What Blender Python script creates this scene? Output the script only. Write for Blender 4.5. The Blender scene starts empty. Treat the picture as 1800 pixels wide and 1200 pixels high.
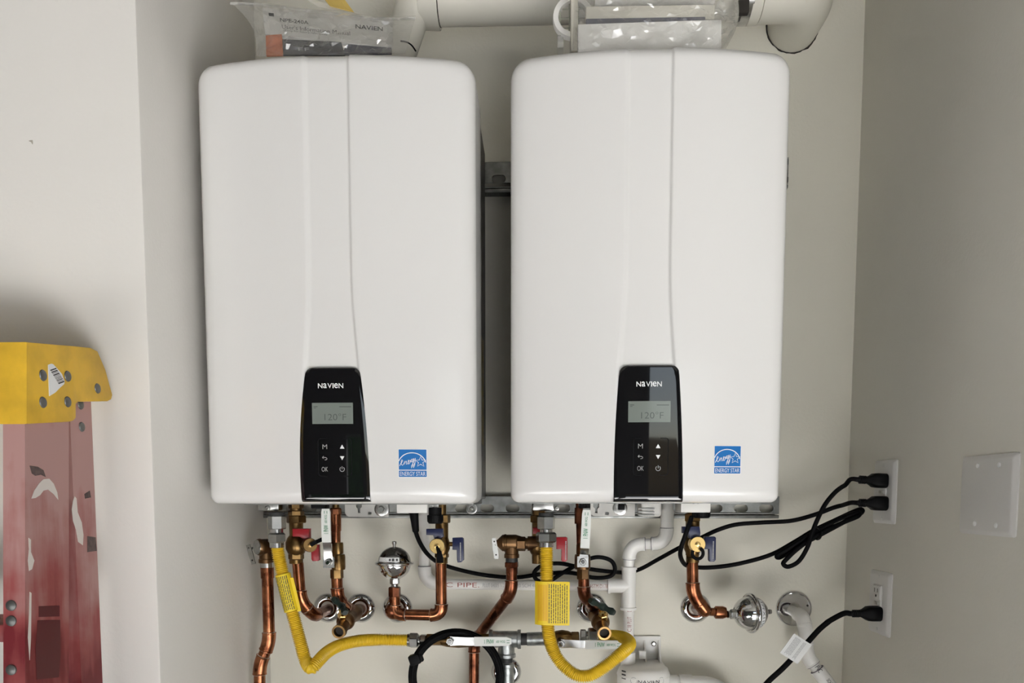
import bpy, bmesh, math, random
from mathutils import Vector as V, Matrix as Mx, noise
random.seed(7)
R = math.radians
sc = bpy.context.scene
# ------------------------------------------------------------------ camera
F, CX, CY = 1350.0, 900.0, 977.0            # focal length and principal point, 1800x1200 frame
YAW, PITCH, CAMZ = R(2.1), R(4.55), 1.35
CAM = V((0, 0, CAMZ))
RC = Mx.Rotation(YAW, 3, 'Z') @ Mx.Rotation(math.pi/2-PITCH, 3, 'X')
cd = bpy.data.cameras.new('camera'); cam = bpy.data.objects.new('camera', cd)
sc.collection.objects.link(cam); sc.camera = cam
cd.sensor_width = 36; cd.lens = F/1800*36; cd.shift_y = (CY-600)/1800; cd.clip_start = .05
cam.location = CAM; cam.rotation_euler = (math.pi/2-PITCH, 0, YAW)
# ------------------------------------------------------------------ world, sun, exposure
w = bpy.data.worlds.new('sky'); sc.world = w; w.use_nodes = True
nt = w.node_tree; sky = nt.nodes.new('ShaderNodeTexSky'); sky.sky_type = 'NISHITA'
sky.sun_disc = False; sky.sun_elevation = R(42); sky.sun_rotation = R(160); sky.air_density = 1.0
nt.links.new(sky.outputs[0], nt.nodes['Background'].inputs[0]); nt.nodes['Background'].inputs[1].default_value = 0.14
sl = bpy.data.lights.new('sun', 'SUN'); sl.energy = 62.0; sl.angle = R(.5); sl.color = (.965, .975, 1)
sun = bpy.data.objects.new('sun', sl); sc.collection.objects.link(sun)
sun.rotation_euler = (R(48), 0, R(6)); sun.location = (1, -6, 6)
vs = sc.view_settings
vs.view_transform = 'Standard'; vs.look = 'None'; vs.gamma = 1; vs.use_curve_mapping = False
vs.exposure = 0.43
# ------------------------------------------------------------------ pixel -> place helpers
def ray(u, v): return RC @ V(((u-CX)/F, -(v-CY)/F, -1))
def at(u, v, Y): d = ray(u, v); return CAM + d*(Y/d.y)
def atX(u, v, X): d = ray(u, v); return CAM + d*(X/d.x)
def pm(px, Y): return px*Y/F
YW = 1.60                                     # back wall
XR = at(1491, 870, YW).x                      # right wall
XL = at(469, 870, YW).x                       # left return wall
YFW = 1.13                                    # front face of the left wall
# ------------------------------------------------------------------ materials
MAT = {}
def mat(name, col, rough=.5, metal=0., spec=.5, bump=0., bscale=200., vary=0., vscale=8., coat=0., col2=None, vdet=4., alpha=1., rvary=0.):
    m = bpy.data.materials.new(name); m.use_nodes = True; n = m.node_tree; b = n.nodes['Principled BSDF']
    b.inputs['Base Color'].default_value = (*col, 1); b.inputs['Roughness'].default_value = rough
    b.inputs['Metallic'].default_value = metal; b.inputs['Specular IOR Level'].default_value = spec
    b.inputs['Coat Weight'].default_value = coat; b.inputs['Coat Roughness'].default_value = .05
    b.inputs['Alpha'].default_value = alpha
    tc = n.nodes.new('ShaderNodeTexCoord')
    if vary or col2:
        t = n.nodes.new('ShaderNodeTexNoise'); t.inputs['Scale'].default_value = vscale; t.inputs['Detail'].default_value = vdet
        n.links.new(tc.outputs['Object'], t.inputs['Vector'])
        r = n.nodes.new('ShaderNodeValToRGB'); r.color_ramp.elements[0].position = .35; r.color_ramp.elements[1].position = .65
        c2 = col2 or tuple(max(0, c*(1-vary)) for c in col)
        r.color_ramp.elements[0].color = (*c2, 1); r.color_ramp.elements[1].color = (*col, 1)
        n.links.new(t.outputs['Fac'], r.inputs['Fac']); n.links.new(r.outputs[0], b.inputs['Base Color'])
        if rvary:
            mr = n.nodes.new('ShaderNodeMapRange'); mr.inputs[3].default_value = rough+rvary; mr.inputs[4].default_value = rough
            n.links.new(t.outputs['Fac'], mr.inputs[0]); n.links.new(mr.outputs[0], b.inputs['Roughness'])
    if bump:
        t = n.nodes.new('ShaderNodeTexNoise'); t.inputs['Scale'].default_value = bscale; t.inputs['Detail'].default_value = 3
        n.links.new(tc.outputs['Object'], t.inputs['Vector'])
        p = n.nodes.new('ShaderNodeBump'); p.inputs['Strength'].default_value = bump; p.inputs['Distance'].default_value = .002
        n.links.new(t.outputs['Fac'], p.inputs['Height']); n.links.new(p.outputs[0], b.inputs['Normal'])
    MAT[name] = m; return m
mat('wall_paint', (.80, .77, .675), .75, spec=.25, bump=.22, bscale=170, vary=.05, vscale=2.2)
mat('front_paint', (.78, .755, .715), .75, spec=.25, bump=.18, bscale=150, vary=.03, vscale=2)
mat('side_paint', (.74, .72, .655), .75, spec=.25, bump=.2, bscale=160, vary=.05, vscale=3)
mat('ceiling_paint', (.22, .21, .185), .9)
mat('rear_paint', (.03, .028, .026), .9)
mat('concrete', (.60, .585, .555), .9, vary=.2, vscale=3)
mat('driveway', (.14, .14, .14), .9, vary=.15, vscale=2)
mat('leaves', (.05, .12, .03), .8, vary=.6, vscale=6)
mat('fence_brown', (.33, .22, .12), .8, vary=.1)
mat('white_gloss', (.735, .725, .71), .24, spec=.5, coat=.3, bump=.012, bscale=350)
mat('case_metal', (.11, .11, .107), .38, metal=.6, vary=.1, vscale=20)
mat('black_glass', (.006, .006, .007), .03, spec=.6, coat=.6)
mat('black_plastic', (.005, .005, .0055), .5, spec=.12)
mat('black_rubber', (.004, .004, .0045), .55, spec=.08, bump=.1, bscale=900)
mat('lcd', (.20, .225, .205), .12, spec=.6)
mat('lcd_ink', (.10, .115, .105), .2)
mat('white_print', (.82, .82, .82), .5)
mat('grey_print', (.42, .42, .42), .5)
mat('dark_print', (.05, .05, .05), .6)
mat('red_print', (.33, .07, .05), .6)
mat('green_print', (.02, .22, .09), .6)
mat('blue_sticker', (.006, .15, .46), .35)
mat('white_sticker', (.80, .80, .80), .4)
mat('yellow_sticker', (.85, .62, .02), .45)
mat('orange_print', (.75, .36, .02), .5)
mat('warn_label', (.55, .45, .12), .5, col2=(.35, .33, .28), vscale=60)
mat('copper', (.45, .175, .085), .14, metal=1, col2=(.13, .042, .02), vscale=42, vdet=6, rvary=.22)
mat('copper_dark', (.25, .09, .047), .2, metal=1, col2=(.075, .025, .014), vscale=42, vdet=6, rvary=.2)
mat('solder', (.60, .50, .42), .3, metal=1)
mat('brass', (.27, .165, .065), .25, metal=1, col2=(.12, .072, .03), vscale=40, rvary=.15)
mat('brass_bright', (.80, .56, .22), .27, metal=1)
mat('bronze', (.20, .115, .056), .33, metal=1, col2=(.095, .052, .026), vscale=35, rvary=.15)
mat('steel', (.55, .55, .54), .25, metal=1, vary=.2, vscale=60)
mat('zinc', (.46, .46, .44), .27, metal=1, vary=.25, vscale=50)
mat('galvanised', (.40, .415, .41), .38, metal=.9, col2=(.25, .265, .26), vscale=70, bump=.25, bscale=260)
mat('strut_zinc', (.33, .335, .32), .40, metal=.85, col2=(.20, .205, .195), vscale=45)
mat('bracket_white', (.66, .645, .61), .45, spec=.4)
mat('chrome', (.64, .64, .64), .05, metal=1)
mat('chrome_dark_refl', (.25, .245, .235), .10, metal=1)  # chrome with a dark room's reflection put into its colour
mat('black_iron', (.03, .03, .03), .55, spec=.4, bump=.2, bscale=300)
mat('yellow_hose', (.80, .52, .02), .36, spec=.45, vary=.12, vscale=25)
mat('pvc', (.84, .825, .79), .28, spec=.5)
mat('joint_grey', (.16, .14, .17), .6)
mat('pvc_grey', (.55, .54, .50), .4)
mat('pp_vent', (.68, .655, .575), .45, vary=.06, vscale=9)
mat('plate_white', (.66, .65, .635), .32)
mat('plastic_white', (.74, .725, .69), .38)
mat('red_plastic', (.30, .006, .012), .35)
mat('blue_plastic', (.004, .009, .055), .35)
mat('green_black', (.012, .022, .018), .38)
mat('vinyl_white', (.74, .75, .72), .38)
mat('ladder_yellow', (.78, .47, .03), .5, vary=.28, vscale=22, bump=.1, bscale=120, vdet=8)
mat('dark_red', (.09, .008, .012), .5)
mat('scuff', (.13, .085, .08), .6, vary=.5, vscale=120)
mat('rivet', (.16, .16, .155), .45, metal=.7)
mat('paint_splash', (.70, .64, .60), .55)
mat('paper', (.86, .845, .815), .7)
mat('cream_paper', (.66, .63, .55), .7)
mat('navy_black', (.03, .03, .06), .5)
mat('orange_paper', (.62, .17, .05), .45)
mat('black_paper', (.03, .03, .033), .4)
mat('yellow_paper', (.72, .52, .14), .6)
mat('grey_wire', (.40, .40, .33), .5)
mat('dark_gap', (.035, .03, .025), .9)
mat('plaster_chip', (.40, .37, .31), .9)
mat('tag_white', (.76, .76, .75), .5)
def film(name, fac, tint=(.86, .85, .82), rough=.2):
    """clear plastic: see-through, a little haze, glossy glints that grow at grazing angles"""
    m = bpy.data.materials.new(name); m.use_nodes = True; n = m.node_tree; n.nodes.remove(n.nodes['Principled BSDF']); out = n.nodes['Material Output']
    tr = n.nodes.new('ShaderNodeBsdfTransparent'); tr.inputs[0].default_value = (.96, .96, .95, 1)
    di = n.nodes.new('ShaderNodeBsdfDiffuse'); di.inputs[0].default_value = (*tint, 1)
    gl = n.nodes.new('ShaderNodeBsdfGlossy'); gl.inputs['Roughness'].default_value = rough; gl.inputs[0].default_value = (1, 1, 1, 1)
    m1 = n.nodes.new('ShaderNodeMixShader'); m1.inputs[0].default_value = fac; m2 = n.nodes.new('ShaderNodeMixShader')
    fr = n.nodes.new('ShaderNodeLayerWeight'); fr.inputs[0].default_value = .30
    mr = n.nodes.new('ShaderNodeMapRange'); mr.inputs[3].default_value = .10; mr.inputs[4].default_value = .6
    n.links.new(fr.outputs['Fresnel'], mr.inputs[0]); n.links.new(mr.outputs[0], m2.inputs[0])
    n.links.new(tr.outputs[0], m1.inputs[1]); n.links.new(di.outputs[0], m1.inputs[2])
    n.links.new(m1.outputs[0], m2.inputs[1]); n.links.new(gl.outputs[0], m2.inputs[2]); n.links.new(m2.outputs[0], out.inputs[0])
    MAT[name] = m
film('clear_film', .085, (.95, .94, .92)); film('milky_film', .28)
# fibreglass rail: faded pink where worn, deep red below, with dark scuffs
def ladder_red():
    m = bpy.data.materials.new('ladder_red'); m.use_nodes = True; n = m.node_tree; b = n.nodes['Principled BSDF']
    b.inputs['Roughness'].default_value = .5
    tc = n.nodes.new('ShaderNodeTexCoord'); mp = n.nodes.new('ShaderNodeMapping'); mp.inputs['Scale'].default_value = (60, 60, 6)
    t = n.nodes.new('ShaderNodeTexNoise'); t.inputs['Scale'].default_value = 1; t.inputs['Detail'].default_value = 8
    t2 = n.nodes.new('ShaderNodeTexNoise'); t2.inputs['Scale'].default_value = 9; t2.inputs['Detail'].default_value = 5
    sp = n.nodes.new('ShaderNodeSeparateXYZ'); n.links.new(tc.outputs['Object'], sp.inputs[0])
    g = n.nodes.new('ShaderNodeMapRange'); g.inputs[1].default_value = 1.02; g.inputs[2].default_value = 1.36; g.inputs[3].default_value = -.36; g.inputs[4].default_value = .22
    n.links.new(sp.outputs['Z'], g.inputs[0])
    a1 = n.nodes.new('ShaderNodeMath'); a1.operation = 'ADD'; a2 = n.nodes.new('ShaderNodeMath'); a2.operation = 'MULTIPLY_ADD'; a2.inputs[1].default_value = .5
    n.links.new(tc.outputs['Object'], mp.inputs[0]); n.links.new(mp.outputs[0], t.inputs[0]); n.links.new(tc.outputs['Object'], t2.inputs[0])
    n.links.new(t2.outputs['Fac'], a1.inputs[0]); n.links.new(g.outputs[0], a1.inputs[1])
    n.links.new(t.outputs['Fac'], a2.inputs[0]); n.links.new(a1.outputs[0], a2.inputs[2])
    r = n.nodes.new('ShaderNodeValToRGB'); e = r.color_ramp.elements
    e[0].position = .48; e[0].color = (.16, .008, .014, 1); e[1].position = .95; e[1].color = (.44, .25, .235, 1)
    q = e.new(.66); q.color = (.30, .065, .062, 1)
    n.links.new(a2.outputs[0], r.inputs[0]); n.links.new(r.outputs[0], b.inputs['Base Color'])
    MAT['ladder_red'] = m
ladder_red()
# ------------------------------------------------------------------ object helpers
ORG = {}
def link(o): sc.collection.objects.link(o); return o
def thing(name, label, cat, loc, group=None):
    o = link(bpy.data.objects.new(name, None)); o.location = loc; o.empty_display_size = .03
    o['label'] = label; o['category'] = cat
    if group: o['group'] = group
    ORG[o.name] = V(loc); return o
def rot_to(d):
    return V((0, 0, 1)).rotation_difference(V(d).normalized()).to_matrix()
class G:
    def __init__(s): s.v = []; s.f = []
    def add(s, vs, fs):
        k = len(s.v); s.v += [V(p) for p in vs]; s.f += [tuple(i+k for i in f) for f in fs]; return s
    def sweep(s, pts, r, n=16, caps=True, closed=False):
        pts = [V(p) for p in pts]; m = len(pts)
        rr = r if isinstance(r, (list, tuple)) else [r]*m
        tg = []
        for i in range(m):
            a = pts[(i-1) % m] if (i > 0 or closed) else pts[i]; b = pts[(i+1) % m] if (i < m-1 or closed) else pts[i]
            t = b-a; tg.append(t.normalized() if t.length > 1e-9 else V((0, 0, 1)))
        u = tg[0].orthogonal().normalized(); vs = []
        for i in range(m):
            if i: u = tg[i-1].rotation_difference(tg[i]) @ u
            u = (u - tg[i]*u.dot(tg[i])).normalized(); w_ = tg[i].cross(u)
            for k in range(n):
                a = 2*math.pi*k/n; vs.append(pts[i]+(u*math.cos(a)+w_*math.sin(a))*rr[i])
        fs = []
        for i in range(m if closed else m-1):
            j = (i+1) % m
            for k in range(n): fs.append((i*n+k, i*n+(k+1) % n, j*n+(k+1) % n, j*n+k))
        if caps and not closed: fs += [tuple(range(n-1, -1, -1)), tuple((m-1)*n+k for k in range(n))]
        return s.add(vs, fs)
    def lathe(s, p, d, prof, n=24, caps=True):
        q = rot_to(d); p = V(p); vs = []; fs = []; m = len(prof)
        for t, r in prof:
            for k in range(n):
                a = 2*math.pi*k/n; vs.append(p + q @ V((r*math.cos(a), r*math.sin(a), t)))
        for i in range(m-1):
            for k in range(n): fs.append((i*n+k, i*n+(k+1) % n, (i+1)*n+(k+1) % n, (i+1)*n+k))
        if caps: fs += [tuple(range(n-1, -1, -1)), tuple((m-1)*n+k for k in range(n))]
        return s.add(vs, fs)
    def hexa(s, p, d, L, r, twist=0., ch=.0015):
        q = rot_to(d); p = V(p); vs = []; fs = []
        for t, rr in ((0, r-ch), (ch, r), (L-ch, r), (L, r-ch)):
            for k in range(6): a = math.pi/3*k+twist; vs.append(p+q @ V((rr*math.cos(a), rr*math.sin(a), t)))
        for i in range(3):
            for k in range(6): fs.append((i*6+k, i*6+(k+1) % 6, (i+1)*6+(k+1) % 6, (i+1)*6+k))
        fs += [tuple(range(5, -1, -1)), tuple(18+k for k in range(6))]
        return s.add(vs, fs)
    def box(s, c, size, rot=None, bev=0., seg=2):
        bm = bmesh.new(); bmesh.ops.create_cube(bm, size=1)
        for x in bm.verts: x.co = V((x.co.x*size[0], x.co.y*size[1], x.co.z*size[2]))
        if bev: bmesh.ops.bevel(bm, geom=bm.edges[:], offset=bev, segments=seg, affect='EDGES', profile=.5)
        q = rot or Mx.Identity(3); c = V(c); bm.verts.index_update()
        s.add([c+q @ x.co for x in bm.verts], [tuple(x.index for x in f.verts) for f in bm.faces]); bm.free(); return s
    def plate(s, outer, holes, o, ux, uy, th, bev=0.):
        """outline with holes in the (ux,uy) plane through o, thickened along ux x uy by th"""
        bm = bmesh.new(); ed = []
        for loop in [outer]+list(holes):
            vs = [bm.verts.new((a, b, 0)) for a, b in loop]
            for i in range(len(vs)): ed.append(bm.edges.new((vs[i], vs[(i+1) % len(vs)])))
        if holes: bmesh.ops.triangle_fill(bm, use_beauty=True, edges=ed)
        else: bm.faces.new(bm.verts[:])
        bmesh.ops.recalc_face_normals(bm, faces=bm.faces[:])
        if bm.faces[0].normal.z < 0: bmesh.ops.reverse_faces(bm, faces=bm.faces[:])
        top = bm.faces[:]
        g = bmesh.ops.extrude_face_region(bm, geom=top, use_keep_orig=True)
        for x in g['geom']:
            if isinstance(x, bmesh.types.BMVert): x.co.z += th
        bmesh.ops.reverse_faces(bm, faces=top)
        if bev and not holes:
            es = [e for e in bm.edges if abs(e.verts[0].co.z-th) < 1e-7 and abs(e.verts[1].co.z-th) < 1e-7]
            bmesh.ops.bevel(bm, geom=es, offset=bev, segments=2, affect='EDGES', profile=.5)
        ux = V(ux).normalized(); uy = V(uy).normalized(); uz = ux.cross(uy); o = V(o); bm.verts.index_update()
        s.add([o+ux*x.co.x+uy*x.co.y+uz*x.co.z for x in bm.verts], [tuple(x.index for x in f.verts) for f in bm.faces]); bm.free(); return s
    def strip(s, pts, wv, width, th):
        """flat bar following pts; wv = width direction"""
        pts = [V(p) for p in pts]; wv = V(wv).normalized(); vs = []; fs = []; m = len(pts)
        ww = width if isinstance(width, (list, tuple)) else [width]*m
        for i, p in enumerate(pts):
            t = (pts[min(i+1, m-1)]-pts[max(i-1, 0)]).normalized(); nn = t.cross(wv).normalized(); q = nn.cross(t).normalized()
            for a, b in ((-1, -1), (1, -1), (1, 1), (-1, 1)): vs.append(p+q*(a*ww[i]/2)+nn*(b*th/2))
        for i in range(m-1):
            for k in range(4): fs.append((i*4+k, i*4+(k+1) % 4, (i+1)*4+(k+1) % 4, (i+1)*4+k))
        fs += [(3, 2, 1, 0), tuple((m-1)*4+k for k in range(4))]
        return s.add(vs, fs)
    def build(s, name, m, par=None, label=None, ang=38, kind=None):
        me = bpy.data.meshes.new(name); o = link(bpy.data.objects.new(name, me))
        org = ORG[par.name] if par else V((0, 0, 0)); ORG[o.name] = org
        me.from_pydata([tuple(p-org) for p in s.v], [], s.f); me.validate()
        bm = bmesh.new(); bm.from_mesh(me); bmesh.ops.recalc_face_normals(bm, faces=bm.faces[:]); bm.to_mesh(me); bm.free()
        me.materials.append(MAT[m]); me.shade_smooth(); me.set_sharp_from_angle(angle=R(ang))
        if par: o.parent = par
        if label: o['label'] = label
        if kind: o['kind'] = kind
        return o
def solo(g, name, m, label, cat, group=None, ang=38):
    o = g.build(name, m, None, label, ang); o['category'] = cat
    c = sum((v.co for v in o.data.vertices), V())/len(o.data.vertices)
    for v in o.data.vertices: v.co -= c
    o.location = c; ORG[o.name] = c
    if group: o['group'] = group
    return o
def smooth_path(pts, k=8):
    pts = [V(p) for p in pts]; out = []
    for i in range(len(pts)-1):
        a = pts[max(i-1, 0)]; b = pts[i]; c = pts[i+1]; d = pts[min(i+2, len(pts)-1)]
        for j in range(k):
            t = j/k; out.append(.5*((2*b)+(c-a)*t+(2*a-5*b+4*c-d)*t*t+(3*b-a-3*c+d)*t**3))
    return out+[pts[-1]]
def resample(pts, step):
    out = [pts[0]]; acc = 0.
    for a, b in zip(pts, pts[1:]):
        L = (b-a).length; t = step-acc
        while t <= L: out.append(a.lerp(b, t/L)); t += step
        acc = (acc+L) % step
    return out
def fillet(a, c, b, r, n=8):
    """arc replacing corner c between a and b, tangent length r"""
    d1 = (a-c).normalized(); d2 = (b-c).normalized(); p = c+d1*r; q = c+d2*r
    return [((1-t)**2)*p+2*t*(1-t)*c+t*t*q for t in [i/n for i in range(n+1)]]
def run(root, pts, r, m, fr=None, fm=None, L=.017, solder=True, pipe='pipe', elbow='elbow'):
    """pipe run: straight pipes and an elbow fitting at each corner"""
    pts = [V(p) for p in pts]; fr = (fr or r*1.14)*1.05; fm = fm or m
    ends = [0.]*len(pts)
    for i in range(len(pts)-1):
        d_ = pts[i+1]-pts[i]; n_ = d_.normalized(); cut = lambda k: 0 if k in (0, len(pts)-1) else .8*min(L, (pts[k-1]-pts[k]).length*.5, (pts[k+1]-pts[k]).length*.5)
        G().sweep([pts[i]+n_*cut(i), pts[i+1]-n_*cut(i+1)], r, 20).build(pipe, m, root)
    for i in range(1, len(pts)-1):
        a, c, b = pts[i-1], pts[i], pts[i+1]; d1 = (a-c).normalized(); d2 = (b-c).normalized()
        t1 = min(L, (a-c).length*.5); t2 = min(L, (b-c).length*.5)
        arc = fillet(a, c, b, min(t1, t2)*.92)
        path = [c+d1*t1]+arc+[c+d2*t2]
        e = G().sweep(path, fr, 20)
        for d, t in ((d1, t1), (d2, t2)): e.lathe(c+d*(t-.003), d, [(0, fr), (.0006, fr*1.035), (.0028, fr*1.035), (.003, fr*.98)], 20)
        e = e.build(elbow, fm, root)
        else_ring = not solder
        if else_ring:
            for d, t in ((d1, t1), (d2, t2)):
                G().lathe(c+d*(t+.0001), d, [(0, fr*1.0), (.0009, fr*.99)], 20).build('joint_line', 'joint_grey', e)
        if solder:
            for d, t in ((d1, t1), (d2, t2)):
                G().lathe(c+d*(t-.0004), d, [(0, fr*.98), (.0016, r*1.03)], 20).build('solder_ring', 'solder', e)
def ell(r, r2=None, n=24, c=(0, 0)): return [(c[0]+r*math.cos(2*math.pi*i/n), c[1]+(r2 or r)*math.sin(2*math.pi*i/n)) for i in range(n)]
def pill(w_, h, c=(0, 0), n=8):
    r = h/2; a = w_/2-r
    return [(c[0]+a+r*math.cos(t), c[1]+r*math.sin(t)) for t in [-math.pi/2+math.pi*i/n for i in range(n+1)]] + \
           [(c[0]-a+r*math.cos(t), c[1]+r*math.sin(t)) for t in [math.pi/2+math.pi*i/n for i in range(n+1)]]
def rrect(w_, h, r, c=(0, 0), n=5):
    out = []
    for sx, sy, a0 in ((1, 1, 0), (-1, 1, 90), (-1, -1, 180), (1, -1, 270)):
        for i in range(n+1):
            a = R(a0+90*i/n); out.append((c[0]+sx*(w_/2-r)+r*math.cos(a), c[1]+sy*(h/2-r)+r*math.sin(a)))
    return out
TC = {}
def text2d(s, bold=0.):
    if (s, bold) in TC: return TC[(s, bold)]
    c = bpy.data.curves.new('t', 'FONT'); c.body = s; c.resolution_u = 3; c.offset = bold; c.fill_mode = 'BOTH'
    o = link(bpy.data.objects.new('t', c)); dg = bpy.context.evaluated_depsgraph_get()
    me = o.evaluated_get(dg).to_mesh(); vs = [(v.co.x, v.co.y) for v in me.vertices]; fs = [tuple(p.vertices) for p in me.polygons]
    o.evaluated_get(dg).to_mesh_clear(); bpy.data.objects.remove(o); bpy.data.curves.remove(c)
    x0 = min(a for a, b in vs); x1 = max(a for a, b in vs); y0 = min(b for a, b in vs); y1 = max(b for a, b in vs)
    TC[(s, bold)] = ([((a-x0)/(x1-x0)-.5, (b-y0)/(y1-y0)-.5) for a, b in vs], fs); return TC[(s, bold)]
def txt(g, s, c, w_, h, f, bold=0.):
    """text stretched to w_ x h around 2D centre c, mapped to 3D by f(a,b)"""
    vs, fs = text2d(s, bold); return g.add([f(c[0]+a*w_, c[1]+b*h) for a, b in vs], fs)
def ribbon(g, pts, wd, f, closed=False):
    pts = [V((*p, 0)) for p in pts]; m = len(pts); vs = []
    for i in range(m):
        a = pts[(i-1) % m] if closed or i else pts[i]; b = pts[(i+1) % m] if closed or i < m-1 else pts[i]
        t = (b-a).normalized(); nn = V((-t.y, t.x, 0))*wd/2
        vs += [f(*(pts[i]+nn).xy), f(*(pts[i]-nn).xy)]
    g.add(vs, [(2*i, 2*i+1, 2*((i+1) % m)+1, 2*((i+1) % m)) for i in range(m if closed else m-1)])
def bars(g, rects, f):
    for x0, y0, x1, y1 in rects: g.add([f(x0, y0), f(x1, y0), f(x1, y1), f(x0, y1)], [(0, 1, 2, 3)])
def planef(o, ux, uy, off=0.):
    ux = V(ux).normalized(); uy = V(uy).normalized(); n = ux.cross(uy); o = V(o)+n*off
    return lambda a, b: o+ux*a+uy*b
EX, EY, EZ = V((1, 0, 0)), V((0, 1, 0)), V((0, 0, 1))
# ------------------------------------------------------------------ setting
def struct(g, name, m):
    o = g.build(name, m); o['kind'] = 'structure'; return o
struct(G().box(((XL+XR)/2, YW+.06, 1.3), (XR-XL+.5, .12, 2.6)), 'wall_back', 'wall_paint')
struct(G().box(((XL-3.2)/2, (YFW+YW)/2-.002, 1.3), (XL+3.2, YW-YFW+.004, 2.6), bev=.004), 'wall_left', 'front_paint')
struct(G().box((XR+.06, 1.30, 1.3), (.12, .80, 2.6), bev=.004), 'wall_right', 'side_paint')
YR = -2.4                                     # garage door opening behind the camera
struct(G().box((-3.26, (YR+YW)/2, 1.3), (.12, YW-YR, 2.6)), 'wall_far_left', 'rear_paint')
struct(G().box((3.26, (YR+YW)/2, 1.3), (.12, YW-YR, 2.6)), 'wall_far_right', 'rear_paint')
struct(G().box((0, (YR+1.7)/2, -.05), (6.6, 1.7-YR, .1)), 'floor', 'concrete')
struct(G().box((0, (YR+1.7)/2, 2.65), (6.6, 1.7-YR, .1)), 'ceiling', 'ceiling_paint')
g = G()                                       # unseen rear wall; hanging panels, post and slot added to shape light and reflections
for x0, x1, z0, z1 in ((-3.2, -1.9, 0, 2.6), (-1.9, 3.2, 2.2, 2.6), (-1.9, -1.05, 1.15, 2.2), (-.72, .68, 1.15, 2.2), (-1.05, -.72, 1.72, 2.2), (2.15, 3.2, 0, 2.2), (-.42, .22, 0, 1.15)):
    g.box(((x0+x1)/2, YR-.06, (z0+z1)/2), (x1-x0, .12, z1-z0))
struct(g, 'wall_rear_baffles', 'rear_paint')
struct(G().box((0, YR-6.12, -.05), (24, 12, .1)), 'driveway', 'driveway')
struct(G().box((0, -13.2, 1.2), (24, .1, 2.6)), 'fence_outside', 'fence_brown')  # unseen brown fence, added to show in the glass panel's reflection
g = G(); vs = []; N = 40
for j in range(13):
    for i in range(N+1):
        p = V((-5.5+5.0*i/N, -7.2-.4*math.sin(math.pi*j/12), .0+3.2*j/12)); q = noise.noise_vector(p*3)*.15+noise.noise_vector(p*9)*.10; vs.append(p+q)
g.add(vs, [(j*(N+1)+i, j*(N+1)+i+1, (j+1)*(N+1)+i+1, (j+1)*(N+1)+i) for j in range(12) for i in range(N)]); o_ = g.build('hedge', 'leaves'); o_['kind'] = 'structure'
# ------------------------------------------------------------------ water heaters
STAR = [(math.sin(math.pi*i/5)*(1 if i % 2 == 0 else .42), math.cos(math.pi*i/5)*(1 if i % 2 == 0 else .42)) for i in range(10)]
SCRIPT = [(-.47, -.10), (-.42, -.02), (-.34, .05), (-.31, .10), (-.35, .13), (-.39, .06), (-.38, -.05), (-.32, -.08), (-.25, -.01), (-.22, .08), (-.21, -.06), (-.16, .07),
          (-.12, .08), (-.11, -.05), (-.05, -.02), (0, .07), (.02, .11), (-.02, .12), (-.035, .02), (.0, -.04), (.06, .02), (.08, .12), (.10, .09), (.11, .03), (.15, .12), (.19, .16),
          (.15, .15), (.13, .06), (.18, .05), (.23, .17), (.20, -.10), (.13, -.18), (.14, -.10), (.25, .05), (.27, .18), (.29, .08), (.34, .19), (.31, -.05), (.24, -.17), (.25, -.08), (.34, .06)]
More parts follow.
